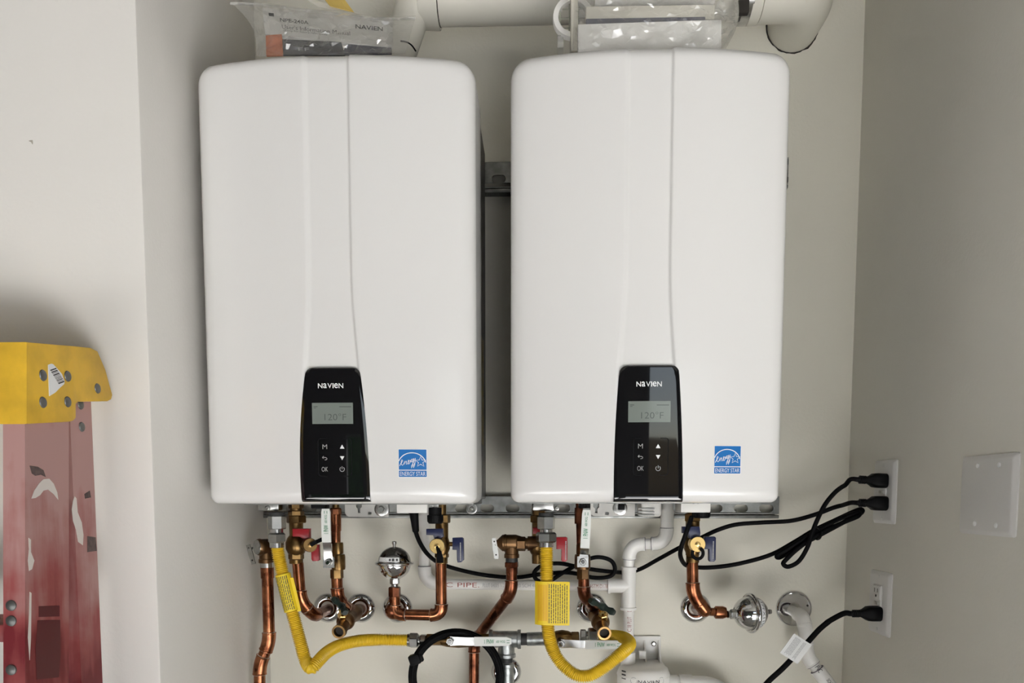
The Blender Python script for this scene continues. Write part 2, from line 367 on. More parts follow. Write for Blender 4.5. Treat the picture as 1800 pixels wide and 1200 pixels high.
def heater(label, uL, uR, uC, vT, vB, gr, pan, lcd, star, word, btn, YF, side_label):
    """uL,uR: outline at the bottom; gr: centre of the moulded channel; YF: depth of the outline edge"""
    a = at(uL, 868, YF); b = at(uR, 868, YF); X0 = (a.x+b.x)/2; W = (b.x-a.x)/2
    BUL, RR = .030, .020
    zb = at(uC, vB, YF-RR).z; zt = at(uC, vT, YF-RR-BUL*.95).z; H = zt-zb
    root = thing('water_heater', label, 'water heater', (X0, YF+.16, zb))
    def ybul(x): t = max(-1, min(1, (x-X0)/W)); return YF-RR-BUL*(1-t*t)
    RT, RB = .030, .014
    hw = lambda z: .0335 if z > zb+.36 else .0335+.0095*((zb+.36-z)/.15)**1.5 if z > zb+.21 else .043
    gx = X0+gr
    def sdf(x, z):
        rc = RT if z > (zb+zt)/2 else RB
        dx = W-abs(x-X0); dz = min(zt-z, z-zb)
        if dx < rc and dz < rc: return rc-math.hypot(rc-dx, rc-dz)
        return min(dx, dz)
    def surf(x, z, groove=True):
        y = ybul(x); d = max(0, sdf(x, z)); r = RR
        if d < r: y += r-math.sqrt(max(0, r*r-(r-d)**2))
        if groove:
            q_ = .010 if x < gx else .005; t = (abs(x-gx)-hw(z)+q_/2)/q_; t = max(0, min(1, t)); t = t*t*(3-2*t); y += .0040*(1-t)
        return y
    # cover: front sheet following the channel, then a skirt back to the case
    rows = [0, .0006, .0015, .003, .005, .0075, .0105, .014]+[.02+i*(H-.05)/60 for i in range(61)]+[H-x for x in (.0245, .019, .014, .010, .0065, .0038, .0018, .0007, 0)]
    ed = [0, .002, .005, .010, .018, .03, .06, .14, .3, .5, .7, .85, 1]
    vs = []; nc = None
    for dz in rows:
        z = zb+dz; rc = RB if dz < H/2 else RT; e = min(dz, H-dz)
        wz = W if e >= rc else W-rc+math.sqrt(max(0, rc*rc-(rc-e)**2))
        h = hw(z); L0 = X0-wz; R0 = X0+wz; gl = gx-h-.006; grr = gx+h+.006
        xs = [L0+(gl-L0)*t for t in ed]+[gl+.012*t/8 for t in range(1, 9)]+[gl+.012+(2*h-.012)*t/8 for t in range(1, 9)]+[grr-.012+.012*t/8 for t in range(1, 9)]+[R0+(grr-R0)*t for t in reversed(ed[:-1])]
        nc = len(xs); vs += [V((x, surf(x, z), z)) for x in xs]
    nr = len(rows); fs = [(i*nc+j, i*nc+j+1, (i+1)*nc+j+1, (i+1)*nc+j) for i in range(nr-1) for j in range(nc-1)]
    loop = [j for j in range(nc)]+[i*nc+nc-1 for i in range(1, nr)]+[(nr-1)*nc+j for j in range(nc-2, -1, -1)]+[i*nc for i in range(nr-2, 0, -1)]
    k = len(vs); yb = YF+.095
    vs += [V((vs[i].x, yb, vs[i].z)) for i in loop]; n = len(loop)
    fs += [(loop[i], loop[(i+1) % n], k+(i+1) % n, k+i) for i in range(n)]+[tuple(k+i for i in range(n))]
    cover = G().add(vs, fs).build('front_cover', 'white_gloss', root, ang=50)
    # steel case behind the cover
    case = G().box((X0, (yb+YW-.03)/2, zb+H/2), (2*W-.014, YW-.03-yb, H-.012), bev=.004).build('case', 'case_metal', root)
    G().box((X0, (yb+YW-.03)/2, zb+.004), (2*W-.03, YW-.04-yb, .014)).build('bottom_plate', 'strut_zinc', root)
    if side_label:
        g = G(); p = V((X0+W-.0066, 0, 0))
        g.box((p.x, YF+.19, zb+.21), (.0006, .10, .20)); g.build('warning_label', 'warn_label', root, 'yellow printed warning label on the side')
    # black glass control panel
    u0, u1, um0, um1, ub0, ub1, pt, pb = pan
    Yp = YF-RR-BUL
    zt_ = at((u0+u1)/2, pt, Yp).z; zb_ = at((ub0+ub1)/2, pb, Yp).z
    ctrl = [(zt_, at(u0, pt, Yp).x, at(u1, pt, Yp).x), (zb_+(zt_-zb_)*.36, at(um0, pt+.64*(pb-pt), Yp).x, at(um1, pt+.64*(pb-pt), Yp).x), (zb_, at(ub0, pb, Yp).x, at(ub1, pb, Yp).x)]
    def side(z, i):
        (z0, *_a), (z1, *_b), (z2, *_c) = ctrl; A, B, Cc = ctrl[0][i], ctrl[1][i], ctrl[2][i]
        t = (z-z2)/(z0-z2); tm = (z1-z2)/(z0-z2)
        return Cc*(t-tm)*(t-1)/(tm)+B*t*(t-1)/(tm*(tm-1))+A*t*(t-tm)/(1-tm)
    ps = lambda x, z=None: (ybul(x) if z is None else surf(x, z, False))-.0019
    vs = []; NR, NCc = 34, 22; r_ = .011
    zl = [zb_, zb_+.0006, zb_+.0018, zb_+.0036]+[zb_+(zt_-zb_)*i/26 for i in range(1, 26)]+[zt_-r_*.9*(1-i/8)**1.6 for i in range(1, 9)]
    for z in zl:
        a_, b_ = side(z, 1), side(z, 2); e = zt_-z
        if e < r_: q = r_-math.sqrt(max(0, r_*r_-(r_-e)**2)); a_ += q; b_ -= q
        for j in range(NCc+1):
            x = a_+(b_-a_)*j/NCc; dd = min(x-a_, b_-x, e); dd = max(0, dd)
            y = ps(x); lo = max(0, z-zb_); y += 0 if lo > .006 else .006-math.sqrt(max(0, .006**2-(.006-lo)**2)); y += 0 if dd > .0017 else .0017-math.sqrt(max(0, .0017**2-(.0017-dd)**2))
            lo = z-zb_
            vs.append(V((x, y, z)))
    m = NCc+1; nr2 = len(zl); fs = [(i*m+j, i*m+j+1, (i+1)*m+j+1, (i+1)*m+j) for i in range(nr2-1) for j in range(NCc)]
    loop = [j for j in range(m)]+[i*m+m-1 for i in range(1, nr2)]+[(nr2-1)*m+j for j in range(m-2, -1, -1)]+[i*m for i in range(nr2-2, 0, -1)]
    k = len(vs); vs += [V((vs[i].x, ybul(vs[i].x)+.012, vs[i].z)) for i in loop]; n = len(loop)
    fs += [(loop[i], loop[(i+1) % n], k+(i+1) % n, k+i) for i in range(n)]
    panel = G().add(vs, fs).build('control_panel', 'black_glass', root, 'glossy black control panel with a small display', ang=30)
    def dec(off): return lambda x, z: V((x, ps(x)-off, z))
    P2 = lambda u, v: (lambda p: (p.x, p.z))(at(u, v, Yp))
    def bbox(u0, v0, u1, v1): p = P2((u0+u1)/2, (v0+v1)/2); return p, abs(P2(u1, v0)[0]-P2(u0, v0)[0]), abs(P2(u0, v0)[1]-P2(u0, v1)[1])
    # brand word: capitals and lower-case letters drawn to one height
    g = G(); c, ww, hh = bbox(*word); gl = [('N', .19), ('a', .15), ('V', .19), ('I', .045), ('e', .16), ('N', .19)]; x = -.5
    for ch, wd in gl:
        txt(g, ch, (c[0]+ww*(x+wd/2), c[1]), ww*wd*.90, hh, dec(.0003), .010); x += wd+.008
    g.build('brand_lettering', 'white_print', panel, 'white maker name lettering')
    # display
    c, ww, hh = bbox(*lcd)
    vs = [dec(.0003)(c[0]+sx*ww/2+0, c[1]+sz*hh/2) for sz in (-1, 1) for sx in (-1, -.6, -.2, .2, .6, 1)]
    scr = G().add(vs, [(i, i+1, i+7, i+6) for i in range(5)]).build('display', 'lcd', panel, 'grey liquid crystal display reading 120 F')
    g = G(); txt(g, '120°F', (c[0]+ww*.07, c[1]-hh*.17), ww*.53, hh*.32, dec(.0005), -.006)
    bars(g, [(c[0]-ww*.46, c[1]+hh*.30, c[0]-ww*.36, c[1]+hh*.34), (c[0]+ww*.17, c[1]+hh*.29, c[0]+ww*.46, c[1]+hh*.33), (c[0]-ww*.46, c[1]+hh*.24, c[0]-ww*.40, c[1]+hh*.27)], dec(.0005))
    g.build('display_reading', 'lcd_ink', scr)
    # touch keys: M, return arrow, OK on the left; up, down, power on the right
    (kx0, kx1), (k0, k1, k2) = btn
    f = dec(.0003); s_ = pm(1, Yp); g = G()
    q = P2(kx0, k0); txt(g, 'M', q, 8*s_, 8*s_, f, -.012)
    q = P2(kx0, k2); txt(g, 'OK', q, 11*s_, 8*s_, f, -.012)
    q = P2(kx0, k1); ribbon(g, [(q[0]-4*s_, q[1]+1*s_), (q[0]+2*s_, q[1]+1*s_), (q[0]+4*s_, q[1]-.6*s_), (q[0]+3.4*s_, q[1]-2.6*s_), (q[0], q[1]-3.2*s_)], .9*s_, f)
    ribbon(g, [(q[0]-2*s_, q[1]+3.3*s_), (q[0]-4.4*s_, q[1]+1*s_), (q[0]-2.2*s_, q[1]-1*s_)], .8*s_, f)
    q = P2(kx1, k2); ribbon(g, [(q[0]+4*s_*math.sin(t), q[1]+4*s_*math.cos(t)) for t in [R(35+i*290/16) for i in range(17)]], .9*s_, f)
    bars(g, [(q[0]-.45*s_, q[1], q[0]+.45*s_, q[1]+5*s_)], f)
    g.build('key_legend', 'grey_print', panel)
    for kv, d in ((k0, 1), (k1, -1)):
        q = P2(kx1, kv); g = G(); g.add([f(q[0]-4*s_, q[1]-3.4*d*s_), f(q[0]+4*s_, q[1]-3.4*d*s_), f(q[0], q[1]+3.6*d*s_)], [(0, 1, 2)])
        g.build('arrow_key', 'white_print', panel)
    # key pad outline on the glass
    q0 = P2(kx0-12, k0-14); q1 = P2(kx1+17, k2+12)
    g = G(); pts = [(p[0]+(q0[0]+q1[0])/2, p[1]+(q0[1]+q1[1])/2) for p in rrect(q1[0]-q0[0], q0[1]-q1[1], .004)]
    ribbon(g, pts, .0011, dec(.0002), True); g.build('key_pad_groove', 'black_plastic', panel)
    # energy label
    u0, v0, u1, v1 = star; Ys = YF-RR-BUL*.6
    p0, p1 = at(u0, v0, Ys), at(u1, v1, Ys); cx, cz = (p0.x+p1.x)/2, (p0.z+p1.z)/2; w2 = (p1.x-p0.x)/2; h2 = (p0.z-p1.z)/2
    def df(off): return lambda x, z: V((cx+x*w2*2, surf(cx+x*w2*2, cz+z*h2*2)-off, cz+z*h2*2))
    def quad(g, x0, z0, x1, z1, off): 
        f_ = df(off); k_ = 6
        g.add([f_(x0+(x1-x0)*i/k_, z) for z in (z0, z1) for i in range(k_+1)], [(i, i+1, i+k_+2, i+k_+1) for i in range(k_)])
    g = G(); quad(g, -.52, -.52, .52, .52, .0003); sk = g.build('energy_label', 'white_sticker', root, 'square blue and white energy rating sticker')
    g = G(); quad(g, -.5, -.24, .5, .5, .0005); quad(g, -.5, -.5, .5, -.27, .0005); g.build('label_field', 'blue_sticker', sk)
    g = G(); f_ = df(.0008)
    ribbon(g, [(-.02+.50*math.cos(t), -.06+.44*math.sin(t)) for t in [R(12+i*150/20) for i in range(21)]], .03, f_)
    ribbon(g, [(x*.70-.14, z) for x, z in SCRIPT], .020, f_)
    ribbon(g, [(.29+.20*x, .05+.20*z) for x, z in STAR], .022, f_, True)
    txt(g, 'ENERGY STAR', (0, -.385), .92, .15, f_, -.004); g.build('label_print', 'white_sticker', sk)
    return root, X0, W, zb, zt
H1 = heater('white wall-hung water heater beside the left wall, its display reading clearly 120', 373, 839, 607, 87, 885, -.004,
            (537, 632, 526.5, 647, 530, 650.5, 646, 882), (549, 708, 621, 745), (702, 790, 750, 838), (559, 673.6, 606, 682.4), ((571.5, 602), (785, 805, 824.5)), 1.268, True)
H2 = heater('white wall-hung water heater beside the outlet wall, its glass panel catching reflections', 898, 1367, 1132, 75, 883, -.004,
            (1090, 1193.5, 1080, 1200, 1079, 1200.5, 642, 882), (1104, 705, 1178.5, 742), (1255, 784, 1301.5, 832), (1118, 670.6, 1165, 679.4), ((1125.5, 1156.5), (784, 803, 823)), 1.268, False)
def screw_head(g, p, r=.004, d=(0, -1, 0)): g.lathe(p, d, [(0, r), (.0012, r), (.0022, r*.7), (.0022, r*.45), (.0012, r*.42)], 12)
# fittings under each heater that belong to it
def under(root, gasu, capu, jb, gas_screw, cap_v, cond=None):
    zb = ORG[root.name].z
    # gas inlet casting
    Y = 1.43; p = at(gasu-6, 891, Y)
    g = G(); g.box((p.x, Y, p.z+.004), (pm(38, Y), .05, pm(20, Y)), bev=.003); blk = g.build('gas_inlet', 'zinc', root)
    g = G(); q = at(gas_screw, 893, Y-.026); screw_head(g, q, .0048); g.build('screw', 'zinc', blk)
    # junction box with cord gland
    u0, u1, v1 = jb; Yj = 1.40; p0, p1 = at(u0, 880, Yj), at(u1, v1, Yj)
    g = G(); g.box(((p0.x+p1.x)/2, Yj+.03, (p0.z+p1.z)/2), (p1.x-p0.x, .06, p0.z-p1.z), bev=.0015); jbx = g.build('junction_box', 'plastic_white', root, 'white plastic wiring box under the case')
    g = G()
    for k in (-.004, .004): q = at((u0+u1)/2, 884.5, Yj-.0005); g.box((q.x+k, q.y, q.z), (.003, .001, .0014))
    g.build('latch_slot', 'dark_gap', jbx)
    # black knurled filter cap
    uc, vc, rc = capu; Yk = 1.42; p = at(uc, vc-16, Yk); r = pm(rc, Yk); g = G()
    L = pm(cap_v, Yk); prof = [(0, r*.85), (L*.45, r*.85), (L*.46, r), (L*.9, r), (L, r*.85)]; g.lathe(p, (0, 0, -1), prof, 32)
    q = V((p.x, p.y, p.z-L*.68))
    for k in range(24): a = 2*math.pi*k/24; g.box((q.x+r*math.cos(a), q.y+r*math.sin(a), q.z), (.0016, .0016, L*.4), Mx.Rotation(a, 3, 'Z'))
    g.build('filter_cap', 'black_plastic', root)
under(H1[0], 485, (765, 908, 13.5), (697, 751, 901.5), 470, 28)
under(H2[0], 961, (1233, 902, 15), (1197, 1249, 900.5), 979, 24)
# wiring block / drain outlet blocks in black and grey between the pipes
g = G(); p = at(563, 887, 1.43); g.box((p.x, 1.43, p.z), (pm(26, 1.43), .03, pm(13, 1.43)), bev=.002); g.build('adapter_block', 'black_plastic', H1[0])
g = G(); p = at(1027, 886, 1.43); g.box((p.x, 1.43, p.z), (pm(20, 1.43), .03, pm(14, 1.43)), bev=.002)
for k in range(5): g.box((p.x-.009+k*.0045, 1.414, p.z), (.002, .003, .012))
g.build('adapter_block', 'black_plastic', H2[0])
g = G(); p = at(764, 890, 1.44); g.box((p.x, 1.44, p.z), (pm(20, 1.44), .04, pm(16, 1.44)), bev=.003); o_ = g.build('latch_casting', 'zinc', H1[0])
g = G(); screw_head(g, at(757.5, 890.5, 1.418), .0058); g.build('screw', 'zinc', o_)
g = G(); p = at(1141, 894, 1.50); g.box((p.x, 1.50, p.z), (pm(36, 1.5), .06, pm(26, 1.5)), bev=.006, seg=3); tr = g.build('condensate_trap', 'bracket_white', H2[0])
g = G(); p = at(1136, 905, 1.468)
for k in range(3): g.box((p.x, 1.468, p.z+k*.006), (pm(28, 1.47), .003, .002))
g.build('trap_rib', 'strut_zinc', tr)
# ------------------------------------------------------------------ slotted channel rails
def rail(name, label, u0, u1, v0, v1, slots, screws, slot_v):
    Yf = YW-.022; a = at(u0, v0, Yf); b = at(u1, v1, Yf)
    root = thing(name, label, 'rail', ((a.x+b.x)/2, YW, b.z))
    o = V((a.x, Yf, b.z)); wd = b.x-a.x; h = a.z-b.z; hl = .010
    zs = at(900, slot_v, Yf).z-b.z
    holes = [pill(.0285, .0155, (at(u, slot_v, Yf).x-a.x, zs)) for u in slots]
    outer = [(0, hl), (wd, hl), (wd, h), (0, h)]
    G().plate(outer, holes, o+V((0, .002, 0)), EX, EZ, .002).build('face_plate', 'strut_zinc', root)
    g = G(); g.box(((a.x+b.x)/2, Yf+.0105, b.z+h-.001), (wd, .021, .002)); g.box(((a.x+b.x)/2, Yf+.0105, b.z+hl), (wd, .021, .002)); g.build('flange', 'strut_zinc', root)
    g = G(); g.box(((a.x+b.x)/2, Yf+.004, b.z+.0035), (wd, .012, .007), bev=.0015); g.box(((a.x+b.x)/2, Yf+.013, b.z+.001), (wd, .016, .002)); g.build('lip', 'strut_zinc', root)
    for u in screws:
        p = at(u, slot_v+.5, Yf); g = G(); g.lathe(p, (0, -1, 0), [(0, .0115), (.0015, .0115), (.002, .009), (.0015, .005)], 24); wsh = g.build('washer', 'zinc', root)
        g = G(); screw_head(g, p+V((0, -.001, 0)), .0045); g.build('screw', 'zinc', wsh)
    return root
ls = [455+44.6*i for i in range(21)]
rail('strut_rail', 'slotted galvanised rail running along the wall under both heaters', 448, 1369, 872, 911, [u for u in ls if not (585 < u < 700 or 815 < u < 845 or 1025 < u < 1150)]+[], [829], 893)
rail('strut_rail', 'slotted galvanised rail crossing the gap between the heaters, higher up', 470, 1385, 291, 331, [430+44.6*i+.6 for i in range(1, 21)], [], 314)
# wall brackets of the heaters, screwed on the lower rail
def wall_bracket(label, u0, u1, v1, bolt, keyu, cap):
    Yb = YW-.028; a = at(u0, 872, Yb); b = at(u1, v1, Yb); o = V((a.x, Yb+.002, b.z)); wd = b.x-a.x; h = a.z-b.z
    loc = lambda u, v: (at(u, v, Yb).x-a.x, at(u, v, Yb).z-b.z)
    root = thing('wall_bracket', label, 'bracket', ((a.x+b.x)/2, YW, b.z), 'heater wall brackets')
    kx, kz = loc(keyu, 890); key = [(kx-.006, kz+.012), (kx-.006, kz-.001), (kx-.0025, kz-.004), (kx-.0025, kz-.013), (kx+.0025, kz-.013), (kx+.0025, kz-.004), (kx+.006, kz-.001), (kx+.006, kz+.012)]
    r = .010; outer = [(r*(1-math.cos(t)), r*(1-math.sin(t))) for t in [math.pi/2*i/5 for i in range(6)]][::-1]
    outer = [(0, r)]+[(r-r*math.cos(t), r-r*math.sin(t)) for t in [math.pi/2*i/6 for i in range(1, 6)]]+[(r, 0), (wd, 0), (wd, h), (0, h)]
    holes = [key, rrect(.0075, .0055, .0015, loc(keyu+19, 902))]
    G().plate(outer, holes, o, EX, EZ, .002).build('plate', 'bracket_white', root)
    p = at(*bolt, Yb); g = G(); g.lathe(p+V((0, 0, 0)), (0, -1, 0), [(0, .0145), (.0022, .0145), (.0028, .013), (.0028, .007)], 28); wsh = g.build('washer', 'zinc', root)
    if cap: g = G(); g.box(p+V((0.002, -.006, .003)), (.0125, .010, .0125), bev=.001); g.build('bolt_cap', 'black_plastic', root)
    else: g = G(); g.hexa(p+V((0, -.002, 0)), (0, -1, 0), .007, .0075, .3); g.build('bolt', 'zinc', root)
wall_bracket('pale punched bracket bolted on the lower rail under the first heater, bare bolt head', 606, 683, 908, (671, 895), 631, False)
wall_bracket('pale punched bracket bolted on the lower rail under the second heater, square black bolt cap', 1038, 1116, 907, (1090, 893), 1048, True)
# ------------------------------------------------------------------ generic fittings
def vdisc(root, name, u, v, Y, r, m, dome=.010, hole=.0145, label=None, cat=None, group=None):
    """round wall flange, domed"""
    p = at(u, v, YW); p.y = YW; g = G()
    g.lathe(p, (0, -1, 0), [(0, r), (.002, r), (.0045, r*.955), (dome*.8, r*.82), (dome, r*.68), (dome*.92, hole*1.25), (dome*.6, hole), (0, hole)], 40, caps=False)
    return solo(g, name, m, label, cat, group, ang=60)
def hose_path(px): return smooth_path([at(*p) for p in px], 10)
def gas_connector(label, top, px, nuts, end_nut, tag):
    u, vh1, vh2, r1, r2, Y = nuts
    root = thing('gas_connector', label, 'gas hose', at(u, vh1[0], Y))
    a = at(u, vh1[0], Y)
    g = G(); g.lathe(a+V((0, 0, .006)), (0, 0, -1), [(0, pm(13, Y)), (.006, pm(13, Y))]); g.build('thread_seal', 'black_iron', root)
    g = G(); g.hexa(a, (0, 0, -1), pm(vh1[1]-vh1[0], Y), pm(r1, Y), .22); g.build('union_nut', 'zinc', root)
    b = at(u, vh1[1], Y); g = G(); g.lathe(b, (0, 0, -1), [(-.001, pm(11, Y)), (pm(6, Y), pm(11, Y))]); g.build('neck', 'steel', root)
    c = at(u, vh2[0], Y); g = G(); g.hexa(c, (0, 0, -1), pm(vh2[1]-vh2[0], Y), pm(r2, Y), -.28, .003); g.build('flare_nut', 'zinc', root)
    d = at(u, vh2[1], Y); g = G(); g.lathe(d, (0, 0, -1), [(-.001, pm(12.5, Y)), (pm(8, Y), pm(12.5, Y))]); g.build('collar', 'steel', root)
    pts = resample(hose_path(px), .00084)
    rr = [0.0122 if i % 4 < 2 else .0098 for i in range(len(pts))]
    h = G().sweep(pts, rr, 18).build('corrugated_hose', 'yellow_hose', root, ang=120)
    e, ed, Le, re = end_nut
    e = at(*e); ed = V(ed).normalized()
    g = G(); g.lathe(e-ed*.004, ed, [(0, re*.8), (.005, re*.86)]); g.hexa(e, ed, Le*.62, re, .2, .002); g.lathe(e+ed*Le*.60, ed, [(0, re*.62), (Le*.14, re*.62)]); g.hexa(e+ed*Le*.73, ed, Le*.40, re*.84, .5, .0015)
    g.build('end_nut', 'zinc', root)
    return root, pts
# ------------------------------------------------------------------ gas connectors
YG = 1.40
p1 = [(487.5, 960, YG), (491, 982, YG), (497.5, 1010, YG), (506, 1045, YG), (514, 1076, YG), (522, 1106, YG), (530, 1136, YG), (537, 1160, YG), (547, 1174, YG-.01), (559, 1162, YG), (575, 1146, YG+.02), (597, 1134, YG+.04), (630, 1126, YG+.06), (670, 1124, YG+.08), (722, 1125, YG+.09)]
gc1, hp1 = gas_connector('bent yellow corrugated gas hose with a printed sleeve, hanging below the first heater', None, p1, (486.5, (906, 930), (936, 954), 15.5, 16.5, YG), ((720, 1125, YG+.09), (1, 0, 0), .029, .0155), None)
# printed sleeve along the hose
i0 = min(range(len(hp1)), key=lambda i: (hp1[i]-at(499, 1008, YG)).length); i1 = min(range(len(hp1)), key=lambda i: (hp1[i]-at(514, 1075, YG)).length)
sl_ = G().sweep(hp1[i0:i1:4], .0140, 20, caps=False); slv = sl_.build('tag_sleeve', 'yellow_sticker', gc1, 'yellow printed paper sleeve')
g = G(); ax = (hp1[i1]-hp1[i0]).normalized(); sd = ax.cross(EY).normalized(); L_ = (hp1[i1]-hp1[i0]).length
for k in range(8):
    a_ = R(-58+k*14); off = sd*(math.sin(a_)*.0143)-EY*(math.cos(a_)*.0143)
    t = .05
    while t < .93:
        d_ = random.uniform(.04, .14); e_ = min(.94, t+d_)
        q0 = hp1[int(i0+(i1-i0)*t)]+off; q1 = hp1[int(i0+(i1-i0)*e_)]+off
        tn = (sd*math.cos(a_)+EY*math.sin(a_))*.0007; g.add([q0-tn, q1-tn, q1+tn, q0+tn], [(0, 1, 2, 3)]); t = e_+.015
g.build('sleeve_print', 'dark_print', slv)
fl = hp1[i0+int((i1-i0)*.1)]; fl2 = hp1[i0+int((i1-i0)*.98)]
G().strip([fl+V((.016, -.004, 0)), fl2+V((.015, -.004, 0))], sd, .007, .0005).build('sleeve_flap', 'yellow_sticker', slv)
YG2 = 1.40
p2 = [(960.5, 960, YG2), (960.5, 985, YG2), (961, 1020, YG2), (961.5, 1060, YG2), (962.5, 1095, YG2), (966, 1122, YG2), (975, 1148, YG2), (991, 1170, YG2-.005), (1014, 1186, YG2-.01), (1038, 1186, YG2-.012), (1062, 1172, YG2-.012), (1084, 1155, YG2-.01), (1100, 1141, YG2), (1107, 1131, YG2+.02), (1100, 1122, YG2+.05), (1084, 1118, YG2+.075), (1066, 1117, YG2+.09), (1049, 1117, YG2+.10)]
gc2, hp2 = gas_connector('looped yellow corrugated gas hose with a square yellow tag, below the second heater', None, p2, (960, (907, 930), (935, 953), 16, 18.5, YG2), ((1050, 1117, YG2+.10), (-1, 0, 0), .030, .0155), None)
# square tag wrapped over the hose
Yt = YG2-.0165; a = at(938.5, 1022, Yt); b = at(999, 1099, Yt)
wd, hh = b.x-a.x, a.z-b.z; x0 = at(962, 1060, Yt).x
tagf = lambda s_, t_: V((a.x+.002+s_*wd, Yt+(.0 if s_ > .30 else .012*((.30-s_)/.30)**2.2)-.004*max(0, s_-.5)*math.sin(t_*2.2), b.z+t_*hh))
vs = [tagf(i/16, j/6) for j in range(7) for i in range(17)]
g = G(); g.add(vs, [(j*17+i, j*17+i+1, (j+1)*17+i+1, (j+1)*17+i) for j in range(6) for i in range(16)])
vb = [p+V((0, .0009, 0)) for p in vs]; g.add(vb, [(j*17+i+1, j*17+i, (j+1)*17+i, (j+1)*17+i+1) for j in range(6) for i in range(16)])
tg = g.build('warning_tag', 'yellow_sticker', gc2, 'bright yellow warning tag with fine print')
g = G(); f_ = lambda s_, t_: tagf(s_, t_)+V((0, -.0006, 0))
for k in range(9):
    s0 = .40+k*.064; t = .05
    while t < .93:
        e_ = min(.95, t+random.uniform(.03, .12)); bars(g, [(s0, t, s0+.022, e_)], f_); t = e_+.014
g.build('tag_print', 'dark_print', tg)
g = G()
for k in range(6): bars(g, [(.10+k*.045, .10, .122+k*.045, .93)], f_)
ribbon(g, [(.075, .06), (.37, .06), (.37, .97), (.075, .97)], .012, f_, True); g.build('tag_heading', 'orange_print', tg)
# ------------------------------------------------------------------ gas manifold on the wall
YM = 1.505; mz = lambda u: at(u, 1124, YM)
# left shut-off
def lever(root, pivot, path, wv, w0, th, nut_r, grip_from, text=True, vert=False):
    """steel lever with a white vinyl grip; path starts at the pivot"""
    k = grip_from
    st = G().strip(path[:k+1], wv, [w0*1.05]+[w0*.92]*k, th).build('lever_arm', 'steel', root)
    G().strip(path[k:], wv, [w0]*(len(path)-k-2)+[w0*.98, w0*(.8 if abs(path[-1].z-path[0].z) > .03 else .55)], th*2.4).build('lever_grip', 'vinyl_white', root, 'white vinyl lever sleeve')
    n = (path[1]-path[0]).normalized().cross(V(wv)).normalized(); n = n if n.y < 0 else -n
    g = G(); g.hexa(path[0]+n*th*.5, n, .0055, nut_r, .2, .0008); nt_ = g.build('pivot_nut', 'zinc', root)
    G().lathe(path[0]+n*(.0055+th*.5), n, [(0, nut_r*.55), (.003, nut_r*.5)], 14).build('stem', 'chrome_dark_refl', nt_)
    return n
def lever_print(root, c, ux, uy, Lg):
    f = planef(c, ux, uy); g = G()
    txt(g, 'FNW', (0, 0), Lg*.20, .0085, f, .01); g.build('grip_logo', 'green_print', root)
    g = G(); txt(g, '600 WOG', (Lg*.28, 0), Lg*.24, .0048, f, 0); bars(g, [(-Lg*.16, -.004, -Lg*.15, .004), (Lg*.44, .002, Lg*.52, .003), (Lg*.44, -.003, Lg*.52, -.002)], f); g.build('grip_print', 'green_print', root)
def manifold_valve(label, u0, u1, pv, gripend, v, w_):
    a = at(u0, v, YM); b = at(u1, v, YM); d = (b-a).normalized(); L = (b-a).length
    root = thing('shutoff_valve', label, 'valve', (a+b)/2)
    g = G(); r = .0125; g.hexa(a, d, L*.24, r, .2); g.lathe(a+d*L*.22, d, [(0, r*.9), (L*.10, r*1.15), (L*.28, r*1.3), (L*.46, r*1.15), (L*.56, r*.9)], 24); g.hexa(a+d*L*.76, d, L*.24, r, .2); g.build('body', 'brass', root)
    Yl = YM-.042; p = at(pv[0], pv[1], Yl); e = at(gripend[0], gripend[1], Yl)
    G().lathe(V((p.x, YM-.012, p.z)), (0, -1, 0), [(0, .008), (.026, .008)], 16).build('stem_boss', 'brass', root)
    q1 = p.lerp(e, .16); q2 = p.lerp(e, .30)+V((0, -.004, 0)); q3 = p.lerp(e, .40)+V((0, -.004, 0))
    path = [p, q1, q2, q3, p.lerp(e, .6)+V((0, -.004, 0)), p.lerp(e, .8)+V((0, -.004, 0)), p.lerp(e, .93)+V((0, -.004, 0)), e+V((0, -.004, 0))]
    lever(root, p, path, EZ, w_, .0022, .0075, 3)
    lever_print(root, p.lerp(e, .66)+V((0, -.0072, 0)), (e-p).normalized(), EZ, (e-p).length*.6)
manifold_valve('brass gas shut-off valve whose white lever points towards the grey pipe tee', 750, 862, (791, 1126.5), (899, 1126), 1124, .0175)
manifold_valve('brass gas shut-off valve with white lever, under the second heater and partly behind its hose', 1018, 958, (986, 1131), (1092, 1132), 1121, .0165)
root = thing('pipe_tee', 'grey galvanised pipe tee in the gas line with a pipe going down', 'pipe fitting', at(890, 1124, YM))
a, b = at(860, 1123, YM), at(915.5, 1123, YM); g = G(); d = (b-a).normalized(); L = (b-a).length; r = .0165
g.lathe(a, d, [(0, r*1.16), (.006, r*1.16), (.0075, r), (L-.0075, r), (L-.006, r*1.16), (L, r*1.16)], 28)
c = at(890, 1124, YM); e = at(890, 1154, YM); g.lathe(c, (0, 0, -1), [(0, r), ((c-e).length-.008, r), ((c-e).length-.006, r*1.14), ((c-e).length, r*1.14)], 28); g.build('tee_body', 'galvanised', root)
g = G(); g.lathe(e, (0, 0, -1), [(0, .0125), (.011, .0125)]); g.build('thread_seal', 'black_iron', root)
g = G(); e2 = at(891, 1166, YM); g.lathe(e2, (0, 0, -1), [(0, .0150), (.006, .0150), (.007, .0132), (.10, .0132)]); g.build('drop_pipe', 'galvanised', root)
g = G(); g.sweep([at(891, 1178, YM)+V((0, 0, -.03)), V((at(891, 1178, YM).x, YW, at(891, 1178, YM).z-.03))], .0125); g.build('wall_stub', 'galvanised', root)
vdisc(None, 'pipe_flange', 890, 1180, 0, pm(27, 1.58), 'chrome', label='round chrome wall flange behind the grey galvanised drop pipe', cat='pipe flange')
